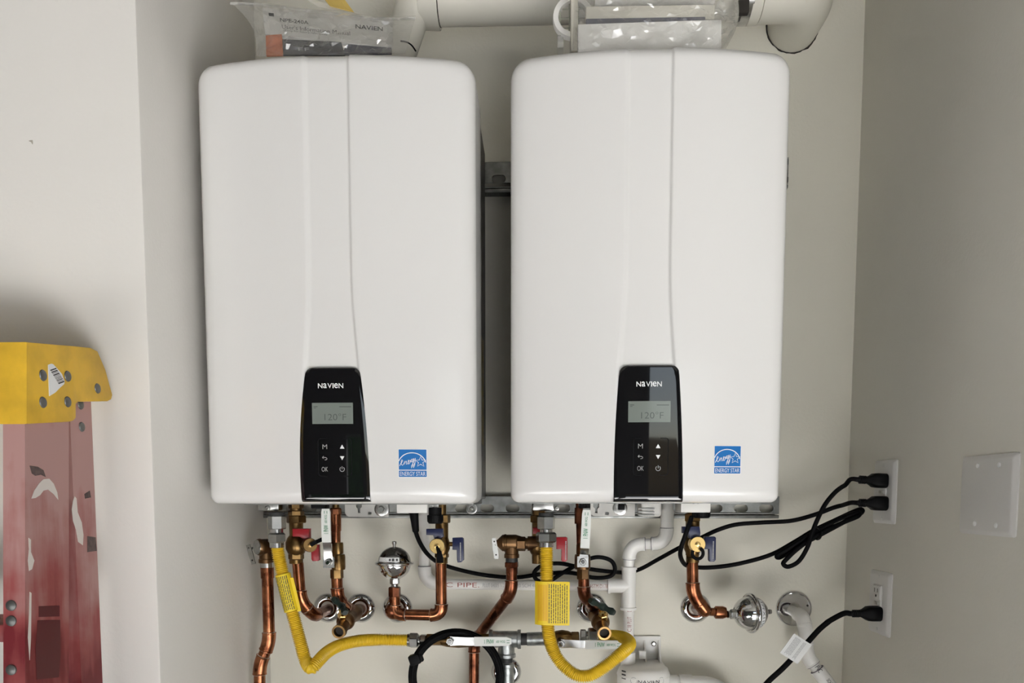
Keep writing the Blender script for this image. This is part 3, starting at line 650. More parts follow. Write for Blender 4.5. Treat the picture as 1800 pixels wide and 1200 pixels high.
root = thing('pipe_nipple', 'short black steel pipe nipple between the grey tee and the yellow hose', 'pipe', at(937, 1123, YM))
a, b = at(915.5, 1123, YM), at(958, 1122, YM); d = (b-a).normalized(); G().lathe(a, d, [(0, .0122), (.012, .0122), (.0121, .0134), ((b-a).length, .0134)]).build('nipple', 'black_iron', root)
g = G(); g.lathe(a+d*.0125, d, [(0, .01355), ((b-a).length-.014, .01355)]); g.build('pipe_sleeve', 'galvanised', root)
# ------------------------------------------------------------------ chrome flanges behind the copper stubs
re = pm(26.5, 1.59); fg = 'chrome flanges of the copper stubs'
for u, lb in ((577, 'round chrome flange where the copper from the first red-handled valve enters the wall'), (634, 'round chrome flange with a copper stub, beside the first drain valve'),
              (699, 'round chrome flange behind the copper elbow under the upright chrome dome'), (976, 'round chrome flange hidden mostly behind the square yellow tag'),
              (1040, 'round chrome flange behind the second drain valve, near the white tee'), (1222, 'round chrome flange behind the copper elbow beside the sideways chrome dome')):
    vdisc(None, 'pipe_flange', u, 1068, 0, re, 'chrome', label=lb, cat='pipe flange', group=fg)
# ------------------------------------------------------------------ relief valves and their discharge pipes
def relief(label, c, axis, r, body_L, barrel, tagp, YP, tagm, cap):
    root = thing('relief_valve', label, 'valve', c)
    ax = V(axis).normalized(); g = G()
    g.lathe(c, -ax, [(0, r*.9), (.003, r), (.006, r*1.02), (.007, r*.96), (body_L*.7, r*.96), (body_L, r*.75)], 28)
    bt, bb, br = barrel; a, b = at(*bt, YP), at(*bb, YP); L = (a-b).length; g.lathe(a, b-a, [(0, br), (L*.72, br), (L*.76, br*1.1), (L, br*1.1)], 28)
    g.build('body', 'bronze', root)
    g = G()
    if cap: g.lathe(c-ax*.002, ax, [(0, r*.95), (.003, r*.95), (.013, r*.35), (.016, r*.3)], 24); g.build('cone_cap', 'bronze', root)
    else: g.lathe(c, ax, [(0, r*.88), (.0012, r*.86), (.0016, r*.5)], 24); g.build('end_disc', 'zinc', root)
    # test lever
    p0, p1, wt, wv = tagp; g = G(); g.strip([p0, p0.lerp(p1, .5), p1], wv, [wt*.8, wt, wt*.85], .0018); tl = g.build('test_lever', tagm, root)
    g = G(); nn = (p1-p0).normalized().cross(V(wv)).normalized(); nn = nn if nn.y < 0 else -nn
    for t in (.16, .80): G().lathe(p0.lerp(p1, t)+nn*.0009, nn, [(0, .0016), (.0004, .0016)], 10).build('lever_hole', 'dark_gap', tl)
    g = G(); m_ = p0.lerp(p1, .35); g.sweep([m_, c+ax*.01], .0022, 8); g.build('lever_pin', 'steel', root)
    return root
YP1 = 1.455
relief('bronze relief valve with a dangling steel tag, beside the left wall', at(452, 961.5, YP1-.016), (-.66, -.75, 0), pm(14.8, YP1), .03, ((468, 962), (468, 989), pm(12, YP1)),
       (at(436, 957, YP1-.03), at(446, 991, YP1-.03), .0105, V((.93, -.3, .2))), YP1, 'zinc', False)
YP2 = 1.455
relief('bronze relief valve with a cone cap and white tag, near the middle', at(884, 954, YP2), (-1, -.05, 0), pm(15.5, YP2), .035, ((899.5, 955), (899.5, 980), pm(12.2, YP2)),
       (at(868, 945.5, YP2-.006), at(873, 982, YP2-.006), .0095, EX), YP2, 'vinyl_white', True)
root = thing('discharge_pipe', 'polished copper discharge pipe with a double bend, running down beside the left wall', 'pipe', at(456, 1230, YP1))
run(root, [at(469.5, 996, YP1), at(473.5, 1128, YP1), at(456.5, 1168, YP1), at(456, 1300, YP1)], pm(10.3, YP1), 'copper', pm(11.6, YP1), L=.019)
g = G(); a = at(469.3, 988, YP1); g.lathe(a, (0, 0, -1), [(0, pm(12.3, YP1)), (pm(9, YP1), pm(12.3, YP1))]); g.build('steel_ring', 'steel', root)
g = G(); a = at(469.5, 997, YP1); g.lathe(a, at(470.2, 1016, YP1)-a, [(0, pm(11.8, YP1)), (pm(19, YP1), pm(11.6, YP1))]); g.build('coupling', 'copper', root)
root = thing('discharge_pipe', 'copper discharge pipe slanting down behind the gas line, near the middle', 'pipe', at(833, 1230, YP2))
a = at(899.5, 980, YP2); g = G(); g.lathe(a, (0, 0, -1), [(0, pm(10.8, YP2)), (pm(9, YP2), pm(10.8, YP2))]); g.build('thread_seal', 'black_iron', root)
a = at(899.5, 987, YP2); g = G(); g.hexa(a, (0, 0, -1), pm(10, YP2), pm(13, YP2), .1); g.lathe(a+V((0, 0, -pm(9, YP2))), (0, 0, -1), [(0, pm(10.5, YP2)), (pm(12, YP2), pm(10.5, YP2))]); g.build('adapter', 'copper_dark', root)
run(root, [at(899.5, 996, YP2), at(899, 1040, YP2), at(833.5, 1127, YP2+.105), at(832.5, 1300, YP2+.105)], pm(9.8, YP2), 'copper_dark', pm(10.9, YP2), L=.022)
# ------------------------------------------------------------------ isolation valves (brass body, two coloured handles, purge cap)
def iso(label, u, parts, Y, m='brass', rb=18.5):
    root = thing('isolation_valve', label, 'valve', at(u, 985, Y))
    g = G()
    for v0, v1, r0, r1, hx in parts:
        a = at(u, v0, Y); L = pm(v1-v0, Y)
        if hx: g.hexa(a, (0, 0, -1), L, pm(r0, Y), hx)
        else: g.lathe(a, (0, 0, -1), [(0, pm(r0, Y)), (L, pm(r1, Y))], 24)
    c = at(u, 959, Y); g.lathe(c+V((0, 0, pm(19, Y))), (0, 0, -1), [(0, pm(11, Y)), (pm(5, Y), pm(rb*.82, Y)), (pm(13, Y), pm(rb, Y)), (pm(24, Y), pm(rb, Y)), (pm(32, Y), pm(rb*.78, Y)), (pm(35, Y), pm(12, Y))], 24)
    g.build('body', m, root); return root
def blade(root, name, pts, Y, th, m, bev=.0016, label=None):
    """handle cut from an outline given in pixels at depth Y, thickness towards the wall"""
    c = at(*pts[0], Y); loop = [(at(u, v, Y).x-c.x, at(u, v, Y).z-c.z) for u, v in pts]
    ar = sum(loop[i-1][0]*loop[i][1]-loop[i][0]*loop[i-1][1] for i in range(len(loop)))
    if ar < 0: loop = loop[::-1]
    return G().plate(loop, [], c+V((0, th, 0)), EX, EZ, th, bev).build(name, m, root, label)
def purge_cap(root, u, v, Y, r, d, L, m='brass_bright'):
    p = at(u, v, Y); d = V(d).normalized(); r = pm(r, Y); g = G()
    g.lathe(p-d*L, d, [(0, r*.8), (L*.3, r*.8), (L*.32, r), (L-.0015, r), (L, r*.94)], 32); c = g.build('purge_cap', m, root)
    g = G(); g.lathe(p-d*.0005, d, [(0, r*.34), (.0026, r*.34), (.003, r*.28)], 16); g.build('cap_stud', m, c)
    return c
def tiny_print(root, m, f, n, L, h):
    g = G(); t = 0
    while t < L: d_ = random.uniform(.001, .0028); bars(g, [(-h/2, t, h/2, t+d_*.7)], f); t += d_
    g.build('handle_print', m, root)
YI = 1.445
v1_ = iso('brass isolation valve with red handles, next to the first yellow hose', 520.5, [(880, 894, 13, 13, .3), (893, 898, 11, 11, 0), (897, 907, 14, 14, .2), (905.5, 919, 17.5, 17.5, .5), (918, 944, 12.5, 12, 0), (972, 983, 13.5, 13.5, .2), (983, 990, 12, 12, 0)], YI)
blade(v1_, 'top_handle', [(513.5, 929), (543, 929), (543, 947), (531, 946), (526, 943), (514, 943)], YI-.034, .014, 'red_plastic')
blade(v1_, 'side_handle', [(546, 958), (560, 957), (561, 984), (558, 986), (549, 986), (547, 983)], YI-.02, .010, 'red_plastic')
purge_cap(v1_, 545.5, 958, YI-.045, 12.6, (.45, -.9, 0), .030, 'brass')
G().strip([at(546, 958, YI-.05), at(556, 952, YI-.05), at(570, 946, YI-.035)], EZ, .007, .0025).build('cap_strap', 'black_rubber', v1_)
v2_ = iso('brass isolation valve with a red handle, half hidden behind the second yellow hose', 947, [(882, 905, 12, 12, 0), (905, 918, 15, 15, .3), (918, 944, 12, 12, 0), (972, 990, 12.5, 12, 0)], YI+.012)
g = G(); a = at(927.5, 955, YI+.005); g.lathe(a, (1, 0, 0), [(0, pm(13, YI)), (pm(18, YI), pm(13, YI))]); g.hexa(at(908, 955.5, YI+.005), (1, 0, 0), pm(16, YI), pm(13, YI), .1); g.lathe(at(922, 955, YI+.005), (1, 0, 0), [(0, pm(10, YI)), (pm(8, YI), pm(10, YI))]); g.build('side_branch', 'bronze', v2_)
blade(v2_, 'top_handle', [(936.5, 927), (950, 927), (950, 938), (936.5, 938)], YI-.012, .012, 'red_plastic')
h_ = blade(v2_, 'side_handle', [(978, 944), (995, 943.5), (997.5, 945), (997.5, 984), (995, 987), (988, 987), (986.5, 984), (987, 965), (978, 965)], YI-.02, .012, 'red_plastic')
tiny_print(h_, 'grey_print', planef(at(994.5, 983, YI-.0206), EX, EZ), 8, .034, .002)
v3_ = iso('brass isolation valve with blue handles, joined to the upright chrome dome', 776.5, [(884, 905, 8, 8, 0), (904, 919, 15.5, 15.5, .2), (918, 944, 11.5, 11.5, 0), (972, 980, 12.5, 12.5, .3), (980, 990, 10.5, 10.5, 0)], YI, rb=14.5)
blade(v3_, 'top_handle', [(749, 929.5), (778, 929), (779, 943), (775, 946), (763, 946), (761, 940.5), (749, 940)], YI-.034, .013, 'blue_plastic')
h_ = blade(v3_, 'side_handle', [(795, 945), (812, 944.5), (814.5, 946.5), (815, 984), (811, 988), (804, 988.5), (803, 984), (802.5, 966.5), (795, 966)], YI-.016, .012, 'blue_plastic')
tiny_print(h_, 'grey_print', planef(at(809.5, 985, YI-.0166), EX, EZ), 8, .034, .002)
G().lathe(at(785, 956, YI), (1, 0, 0), [(0, pm(4, YI)), (pm(12, YI), pm(4, YI))]).build('stem', 'brass', v3_)
purge_cap(v3_, 768, 959.5, YI-.045, 13.6, (0.08, -1, 0), .030)
G().strip([at(768, 961, YI-.05), at(772, 970, YI-.056), at(773.5, 980, YI-.05), at(774, 988, YI-.045)], EX, [.005, .008, .0115, .0115], .004).build('cap_strap', 'black_rubber', v3_)
v4_ = iso('brass isolation valve with blue handles, below the white box of the second heater', 1217.5, [(884, 903, 10, 10, 0), (902, 916, 15, 15, .2), (916, 944, 12, 12, 0), (972, 980, 12.5, 12.5, .2), (980, 988, 11.3, 11.3, 0)], YI, rb=15)
blade(v4_, 'top_handle', [(1200, 925.5), (1230, 925), (1231.5, 936), (1231, 945), (1212, 946), (1210, 937.5), (1200, 937)], YI-.034, .013, 'blue_plastic')
h_ = blade(v4_, 'side_handle', [(1239, 943.5), (1257, 943), (1259, 945), (1258.5, 984), (1255.5, 987), (1248, 987), (1246.5, 984), (1246.5, 965), (1239, 965)], YI-.016, .012, 'blue_plastic')
tiny_print(h_, 'grey_print', planef(at(1253.5, 982, YI-.0166), EX, EZ), 8, .032, .002)
purge_cap(v4_, 1226.5, 956.5, YI-.045, 13.8, (-.03, -1, .02), .030)
ring = [at(1226.5+9.5*math.sin(t), 972-10*math.cos(t), YI-.052) for t in [R(30+i*270/18) for i in range(19)]]
G().sweep(ring, .0031, 10).build('cap_strap', 'black_rubber', v4_)
# ------------------------------------------------------------------ copper runs
def stub(root, p, m='copper_dark', r=None): G().sweep([p, V((p.x, YW+.002, p.z))], r or .0105, 18).build('wall_stub', m, root)
Yc = YI
root = thing('copper_pipe', 'copper pipe curving from the first red-handled valve into the wall', 'pipe', at(550, 1085, Yc))
run(root, [at(523.5, 989, Yc), at(528.5, 1056, Yc), at(552, 1082, Yc+.02), at(578, 1070, YW)], pm(10, Yc), 'copper', pm(11.3, Yc), L=.020)
root = thing('copper_pipe', 'copper pipe forming a square bend under the upright chrome dome', 'pipe', at(735, 1090, Yc))
run(root, [at(693.5, 1048, Yc+.01), at(694.5, 1079.5, Yc+.01), at(776, 1081, Yc), at(775, 989, Yc)], pm(9.9, Yc), 'copper', pm(11.1, Yc), L=.021)
g = G(); p = at(692, 1073, Yc+.012); g.lathe(p+V((0, .02, 0)), (0, -1, 0), [(0, pm(13, Yc)), (.012, pm(16, Yc)), (.024, pm(15.5, Yc)), (.031, pm(11, Yc)), (.034, pm(5, Yc))], 28); g.build('tee', 'copper_dark', root)
g = G(); g.sweep([at(692, 1073, Yc+.02), at(699, 1068, YW)], .0105, 16); g.build('tee_branch', 'copper_dark', root)
g = G(); a = at(693.5, 1031, Yc+.01); g.hexa(a, (0, 0, -1), pm(18, Yc), pm(11, Yc), .1); g.build('adapter', 'copper_dark', root)
root = thing('copper_pipe', 'copper pipe from the blue-handled valve to the sideways chrome dome', 'pipe', at(1220, 1080, Yc))
run(root, [at(1217, 987, Yc), at(1218, 1046, Yc), at(1242, 1077, Yc+.008)], pm(10.2, Yc), 'copper', pm(11.6, Yc), L=.024)
g = G(); q0, q1 = at(1230, 1061, Yc+.004), at(1244, 1079, Yc+.008); g.lathe(q0, q1-q0, [(0, pm(12.2, Yc)), (.016, pm(12.2, Yc)), (.022, pm(11.2, Yc)), (.027, pm(7, Yc)), (.028, pm(2, Yc))], 24); g.build('street_elbow', 'copper', root)
g = G(); g.sweep([at(1240, 1074, Yc+.01), at(1262, 1076, Yc+.018)], pm(7.4, Yc), 18); g.build('pipe', 'copper', root)
g = G(); g.sweep([at(1236, 1074, Yc+.01), at(1224, 1069, YW)], .011, 16); g.build('tee_branch', 'copper_dark', root)
g = G(); a = at(1256, 1076, Yc+.018); g.lathe(a, (1, 0, 0), [(0, pm(9.5, Yc)), (.002, pm(11.5, Yc)), (pm(14, Yc), pm(11.5, Yc)), (pm(20, Yc), pm(9.5, Yc))], 24); g.build('adapter', 'copper', root)
# ------------------------------------------------------------------ lever ball valves and drain valves on the middle outlets
def ball_valve(label, u, seq, Y, lv, m_top):
    root = thing('ball_valve', label, 'valve', at(u, 1015, Y)); g = G()
    for v0, v1, r, du, hx in seq:
        a = at(u+du, v0, Y); L = pm(v1-v0, Y)
        if hx: g.hexa(a, (0, 0, -1), L, pm(r, Y), hx)
        else: g.lathe(a, (0, 0, -1), [(0, pm(r*.94, Y)), (L*.15, pm(r, Y)), (L*.85, pm(r, Y)), (L, pm(r*.94, Y))], 24)
    g.build('body', 'bronze' if m_top else 'brass', root)
    pts, wv, w_ = lv
    path = [at(*p) for p in pts]; n = lever(root, path[0], path, wv, w_, .0022, .0068, 2)
    G().strip([path[0]+V((0, .0005, .010)), path[0]+V((0, .0005, -.010))], wv, w_*1.25, .0028).build('pivot_plate', 'zinc', root)
    G().sweep([path[0], V((path[0].x+.006, Y, path[0].z))], .006, 12).build('stem_boss', 'brass', root)
    a, b = path[2], path[-1]; m = a.lerp(b, .42); up = (b-a).normalized(); sd_ = V(wv).normalized()
    lever_print(root, m+n*.0032, up, sd_ if up.cross(sd_).dot(n) > 0 else -sd_, (b-a).length)
    return root
ball_valve('small ball valve with upright white lever, under the first heater', 593.5, [(953, 973, 10, 0, 0), (966, 975, 8.5, -1, .3), (974, 1001, 12.5, 1, 0), (1000, 1017, 11.5, -1.5, .2)], YI,
           ([(578, 988, YI-.036), (576, 968, YI-.036), (574.5, 953, YI-.046), (573.5, 935, YI-.046), (573, 912, YI-.046), (573, 900, YI-.046), (573, 894, YI-.046)], EX, .0165), False)
ball_valve('small ball valve with upright white lever, under the second heater', 1024, [(955, 975, 10, -1, 0), (974, 1000, 14, 0, 0), (999, 1018, 11.5, 1, .2)], YI,
           ([(1024.5, 987, YI-.036), (1026.5, 974, YI-.036), (1028, 963, YI-.046), (1029, 945, YI-.046), (1030.5, 915, YI-.046), (1031, 903, YI-.046), (1031.2, 896, YI-.046)], EX, .0165), True)
root = thing('copper_riser', 'short bright copper riser above the first ball valve', 'pipe', at(590, 955, YI))
g = G(); g.sweep([at(590.5, 905, YI), at(590.5, 955, YI)], pm(8.3, YI), 20); g.build('pipe', 'copper', root)
g = G(); a = at(590, 880, YI); g.lathe(a, (0, 0, -1), [(0, pm(6, YI)), (pm(12, YI), pm(6.5, YI)), (pm(13, YI), pm(10.2, YI))], 20); g.build('outlet_stub', 'brass', root)
g = G(); a = at(590, 893, YI); g.hexa(a, (0, 0, -1), pm(12, YI), pm(10, YI), .3); g.lathe(a, (0, 0, -1), [(pm(11, YI), pm(9.5, YI)), (pm(40, YI), pm(9.2, YI))], 20); g.build('coupling', 'copper', root)
root = thing('copper_riser', 'short dark copper riser behind the lever under the second heater', 'pipe', at(1017, 955, YI))
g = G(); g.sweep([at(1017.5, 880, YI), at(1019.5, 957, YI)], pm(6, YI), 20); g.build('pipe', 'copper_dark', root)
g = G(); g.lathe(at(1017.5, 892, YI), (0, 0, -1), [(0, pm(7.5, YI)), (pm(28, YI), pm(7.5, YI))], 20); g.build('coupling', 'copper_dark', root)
def drain(label, A, B, nose, bon, th0, th1, Ys, elbow_pts, lab2):
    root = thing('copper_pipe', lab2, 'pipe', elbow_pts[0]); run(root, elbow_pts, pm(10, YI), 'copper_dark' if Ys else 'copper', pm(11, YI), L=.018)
    root = thing('drain_valve', label, 'valve', nose[0])
    g = G(); d = (B-A); L = d.length
    g.lathe(A, d, [(0, .0105), (L*.25, .0115), (L*.27, .016), (L*.42, .017), (L*.47, .0145), (L*.8, .0150), (L, .0125)], 24)
    g.hexa(A+d*.26, d, L*.13, .0175, .3, .002); g.lathe(B-d.normalized()*.016, d, [(0, .010), (.005, .0165), (.012, .018), (.020, .0165), (.026, .011), (.028, .004)], 24)
    p, nd, r = nose; nd = V(nd).normalized(); g.sweep([B-d.normalized()*.01, B.lerp(p-nd*.014, .6), p-nd*.012], [.0125, .0122, r*.8], 20); g.build('body', 'bronze', root)
    g = G(); g.lathe(p-nd*.014, nd, [(0, r*.85), (.003, r*.85), (.004, r), (.008, r*.92), (.010, r), (.014, r), (.014, r*.72), (.004, r*.68)], 28); g.build('hose_thread', 'brass', root, 'threaded brass outlet')
    g = G(); g.lathe(p-nd*.0098, nd, [(0, r*.7), (.0004, r*.7)], 20); g.build('outlet_bore', 'dark_gap', root)
    g = G(); b0, b1 = bon; dd = b1-b0; g.hexa(b0, dd, dd.length*.45, .0098, .2); g.lathe(b0, dd, [(dd.length*.4, .0075), (dd.length*.7, .0075), (dd.length*.75, .0045), (dd.length, .0045)], 18); g.build('bonnet', 'brass_bright', root)
    c = b1; hp = [th0, th0.lerp(c, .25), th0.lerp(c, .6), c, c.lerp(th1, .4), c.lerp(th1, .75), th1]
    g = G(); g.sweep(hp, [.0050, .0074, .0046, .0082, .0048, .0074, .0050], 14); hd = g.build('tee_handle', 'green_black', root)
    g = G(); g.lathe(c, dd, [(0, .0055), (.006, .0055), (.0075, .003)], 14); g.build('handle_screw', 'steel', hd)
YD = 1.50
drain('brass drain valve with dark tee handle below the first ball valve', at(630, 1070, 1.57), at(607, 1092, 1.45), (at(595, 1110.5, 1.412), (-.10, -1, -.12), .0132),
      (at(603, 1088, 1.45), at(602, 1066, 1.425)), at(586.5, 1052, 1.40), at(607, 1077, 1.40), 0, [at(592, 1016, YI), at(593.5, 1050, YI), at(614, 1073, YI+.06), at(634, 1070, YW)], 'copper pipe from the first ball valve into the wall beside its drain valve')
drain('brass drain valve with dark tee handle below the second ball valve', at(1044, 1072, 1.52), at(1056, 1094, 1.45), (at(1062.5, 1113, 1.412), (.06, -1, -.12), .0128),
      (at(1060.5, 1089, 1.45), at(1059.5, 1066, 1.425)), at(1037.5, 1055, 1.40), at(1080, 1077, 1.41), 1, [at(1026, 1017, YI), at(1026.5, 1045, YI), at(1047, 1074, YI+.06), at(1040, 1070, YW)], 'dark copper pipe from the second ball valve into the wall beside its drain valve')
# ------------------------------------------------------------------ water hammer arrestors
def arrestor(label, c, ax, r, sticker, neck):
    root = thing('water_hammer_arrestor', label, 'pressure dome', c); ax = V(ax).normalized()
    def prof(s_): return [(s_*r*math.sin(a)*1.0, r*math.cos(a)) for a in [R(i*88/14) for i in range(15)]]
    G().lathe(c, ax, prof(1), 40).build('upper_dome', 'chrome_dark_refl', root, ang=60)
    G().lathe(c, -ax, prof(1), 40).build('lower_dome', 'chrome', root, ang=60)
    rm = r*1.0; q = rot_to(ax)
    G().sweep([c+q @ V((math.cos(t)*rm*1.09, math.sin(t)*rm*1.09, 0)) for t in [2*math.pi*i/48 for i in range(48)]], r*.10, 12, closed=True).build('seam_ring', 'chrome', root)
    g = G(); g.lathe(c+ax*r*.96, ax, [(0, r*.10), (r*.18, r*.10), (r*.20, r*.15), (r*.34, r*.15), (r*.38, r*.08)], 14); g.build('charge_nipple', 'steel', root)
    g = G(); g.hexa(c-ax*r*.94, -ax, r*.34, r*.30, .2); g.lathe(c-ax*r*1.26, -ax, [(0, r*.22), (neck, r*.22)], 16); g.build('neck', 'steel', root)
    # wrapped sticker
    e, a0, a1, lat0, lat1, swap = sticker; e = V(e); e = (e-ax*e.dot(ax)).normalized(); t_ = ax.cross(e); rs = r*1.006
    def f(s_, l_): a = R(a0+(a1-a0)*s_); la = R(lat0+(lat1-lat0)*l_); return c+(e*math.cos(a)+t_*math.sin(a))*rs*math.cos(la)+ax*rs*math.sin(la)
    g = G(); n = 24; g.add([f(i/n, j/2) for j in range(3) for i in range(n+1)], [(j*(n+1)+i, j*(n+1)+i+1, (j+1)*(n+1)+i+1, (j+1)*(n+1)+i) for j in range(2) for i in range(n)])
    st = g.build('sticker', 'white_sticker', root, 'white printed sticker')
    rs = r*1.014; g = G()
    if swap: txt(g, 'TPFX1155', (.5, .5), .86, .62, f, 0)
    else:
        for k in range(4): bars(g, [(.05, .2+k*.17, .05+random.uniform(.3, .45), .26+k*.17)], f)
        bars(g, [(.58, .25, .66, .75), (.70, .2, .80, .8), (.86, .25, .94, .75)], f)
    g.build('sticker_print', 'dark_print', st)
arrestor('upright chrome dome on a copper bend under the first heater', at(693.5, 989.5, Yc+.012), (0, 0, 1), pm(29.5, Yc), ((0, -1, 0), -60, 28, 8, 24, False), .012)
arrestor('sideways chrome dome at the end of the copper pipe near the outlet wall', at(1319, 1077, Yc+.025), (.94, .22, .03), pm(30.5, Yc), ((0, -1, .0), -62, 62, 12, 30, True), .006)
# ------------------------------------------------------------------ white condensate piping
YPV = 1.555
def wrap(c, axd, upd, r):
    """text coordinates on the camera-facing side of a pipe: a along the pipe, b around it"""
    axd = V(axd).normalized(); upd = V(upd).normalized(); fr = axd.cross(upd)
    return lambda a, b: c+axd*a+(upd*math.sin(b/r)+fr*math.cos(b/r))*(r+.0008)
root = thing('condensate_pipe', 'white plastic drain pipe with red lettering, running across under both heaters', 'pipe', at(900, 1038, YPV))
rp, rf = pm(9.4, YPV), pm(11.2, YPV)
A_ = [at(745, 885, YPV), at(746.5, 1026, YPV), at(1075, 1029, YPV)]
run(root, A_, rp, 'pvc', rf, L=.036, solder=False)
g = G(); a = at(744.5, 905, YPV); g.lathe(a, (0, 0, -1), [(0, rf), (pm(22, YPV), rf)]); g.build('coupling', 'pvc', root)
d_ = A_[2]-A_[1]; tt = root
for s_, u0, u1, h, mt, bd in (('PVC PIPE.', 762, 843.5, 7.6, 'red_print', -.008), ('PLUT 04005 1/2"', 849, 889, 6.4, 'grey_print', -.012), ('20 SCH 40 PVC', 908, 960, 6, 'grey_print', -.012), ('ASTM D1785', 1036, 1070, 6, 'red_print', -.012)):
    c = A_[1]+d_.normalized()*((at((u0+u1)/2, 1027, YPV)-A_[1]).dot(d_.normalized())); g = G()
    txt(g, s_, (0, 0), pm(u1-u0, YPV), pm(h, YPV), wrap(c, d_, EZ, rp), bd); g.build('pipe_print', mt, root)
# tee and second heater branch
root = thing('condensate_pipe', 'white plastic drain pipe stepping down from the second heater through a tee', 'pipe', at(1105, 1150, YPV))
run(root, [at(1173, 880, YPV-.02), at(1172, 954.5, YPV-.02), at(1107, 956.5, YPV-.01), at(1105, 1005, YPV)], rp, 'pvc', rf, L=.030, solder=False)
g = G(); a = at(1173, 895, YPV-.02); g.lathe(a, at(1172.3, 928, YPV-.02)-a, [(0, rf*1.02), (pm(33.5, YPV), rf*1.02)], 24); g.build('coupling', 'pvc', root)
g = G(); a = at(1105.5, 996, YPV); L = pm(76, YPV); rt = pm(13, YPV); k = pm(4.5, YPV)
g.lathe(a, (0, 0, -1), [(0, rt*1.1), (k, rt*1.1), (k*1.05, rt*.97), (L-k*1.05, rt*.97), (L-k, rt*1.1), (L, rt*1.1)], 28)
b = at(1105, 1029, YPV); e = at(1068, 1029, YPV); LL = (b-e).length; g.lathe(b, e-b, [(0, rt*.97), (LL-k*1.05, rt*.97), (LL-k, rt*1.1), (LL, rt*1.1)], 28); g.build('tee', 'pvc', root)
g = G(); g.sweep([at(1105.5, 1065, YPV), at(1104.5, 1160, YPV)], rp, 20); g.build('pipe', 'pvc', root)
for s_, v0, v1 in (('D', 1069, 1073.5), ('PLUT', 1082, 1094), ('08', 1096.5, 1101), ('C', 1103, 1108.5), ('S', 1117, 1121)):
    c = at(1105.2, (v0+v1)/2, YPV); c.y = YPV; g = G(); txt(g, s_, (0, 0), pm(v1-v0, YPV), pm(6.5, YPV), wrap(c, EZ, -EX, rp), -.01); g.build('pipe_print', 'red_print', root)
for u_, v_, dx in ((1118.5, 955.5, 1),):
    pass
# neutraliser canister
YN = 1.535; c = at(1131, 1176, YN)
root = thing('neutraliser', 'white condensate neutraliser canister at the bottom under the white drain pipe', 'canister', c+V((0, 0, -.2)))
rn = pm(46, YN); g = G(); g.lathe(c+V((0, 0, -.2)), (0, 0, 1), [(0, rn), (.2-pm(10, YN), rn), (.2-pm(8.5, YN), rn*1.02), (.2-pm(3, YN), rn*.985), (.2+pm(3, YN), rn*.93), (.2+pm(7, YN), rn*.80), (.2+pm(9, YN), rn*.3)], 48); cn = g.build('canister', 'pvc', root)
g = G(); a = at(1105, 1148, YN+.0); g.lathe(V((a.x, YN+.01, a.z)), (0, 0, -1), [(0, pm(13, YN)), (.03, pm(13, YN))], 24); g.build('inlet_socket', 'pvc', root)
g = G(); a = at(1170, 1206, YN); g.lathe(a, (1, 0, 0), [(0, pm(21, YN)), (pm(20, YN), pm(21, YN)), (pm(21, YN), pm(19, YN)), (pm(23, YN), pm(19, YN)), (pm(24, YN), pm(21.5, YN)), (pm(46, YN), pm(21.5, YN)), (pm(47, YN), pm(19.5, YN))], 28); g.build('outlet_union', 'pvc', root)
g = G(); g.sweep(smooth_path([at(1214, 1207, YN), at(1240, 1208, YN), at(1262, 1216, YN), at(1285, 1236, YN), at(1300, 1270, YN)], 5), pm(20, YN), 24); g.build('outlet_elbow', 'pvc', root)
f = wrap(V((c.x, c.y, at(1131, 1198, YN).z)), EX, EZ, rn)
def cyl(a, b): t = a/rn; return V((c.x+math.sin(t)*(rn+.0004), c.y-math.cos(t)*(rn+.0004), at(1131, 1198, YN-rn).z+b))
g = G(); txt(g, 'NAVIEN', (pm(4, 1.48), -.001), pm(40, 1.48), pm(8, 1.48), cyl, .01)
for k in range(3): bars(g, [(-.056, .014-k*.007, -.044, .017-k*.007)], cyl)
g.build('canister_print', 'dark_print', cn)
g = G()
for x_ in (-.026, .031): ribbon(g, [(x_+.0065*math.cos(2*math.pi*i/20), .0005+.0065*math.sin(2*math.pi*i/20)) for i in range(20)], .0009, cyl, True)
g.build('canister_seal', 'grey_print', cn)
# its wall bracket
root = thing('canister_bracket', 'white ribbed plastic wall bracket with one screw, above the canister', 'bracket', at(1137, 1160, YW))
p0, p1 = at(1111, 1117, YW-.004), at(1161, 1162, YW-.004)
g = G(); g.box(((p0.x+p1.x)/2, YW-.0035, (p0.z+p1.z)/2), (p1.x-p0.x, .006, p0.z-p1.z), bev=.002); g.build('back_plate', 'pvc', root)
g = G(); g.box(((p0.x+p1.x)/2, YW-.03, p1.z+.001), (p1.x-p0.x+.002, .052, .006), bev=.002); g.build('shelf', 'pvc', root)
for u in (1133, 1158):
    g = G(); x = at(u, 1140, YW-.01).x; g.add([(x-.0015, YW-.006, p0.z-.008), (x+.0015, YW-.006, p0.z-.008), (x-.0015, YW-.006, p1.z), (x+.0015, YW-.006, p1.z), (x-.0015, YW-.045, p1.z), (x+.0015, YW-.045, p1.z)],
        [(0, 1, 3, 2), (0, 2, 4), (1, 5, 3), (0, 4, 5, 1), (2, 3, 5, 4)]); g.build('rib', 'pvc', root)
g = G(); q = at(1129, 1150, YW-.04); g.box(q, (pm(12, 1.56), .012, pm(14, 1.56)), bev=.001); g.build('clip_block', 'pvc', root)
g = G(); screw_head(g, at(1149, 1131, YW-.007), .0055); g.build('screw', 'zinc', root)
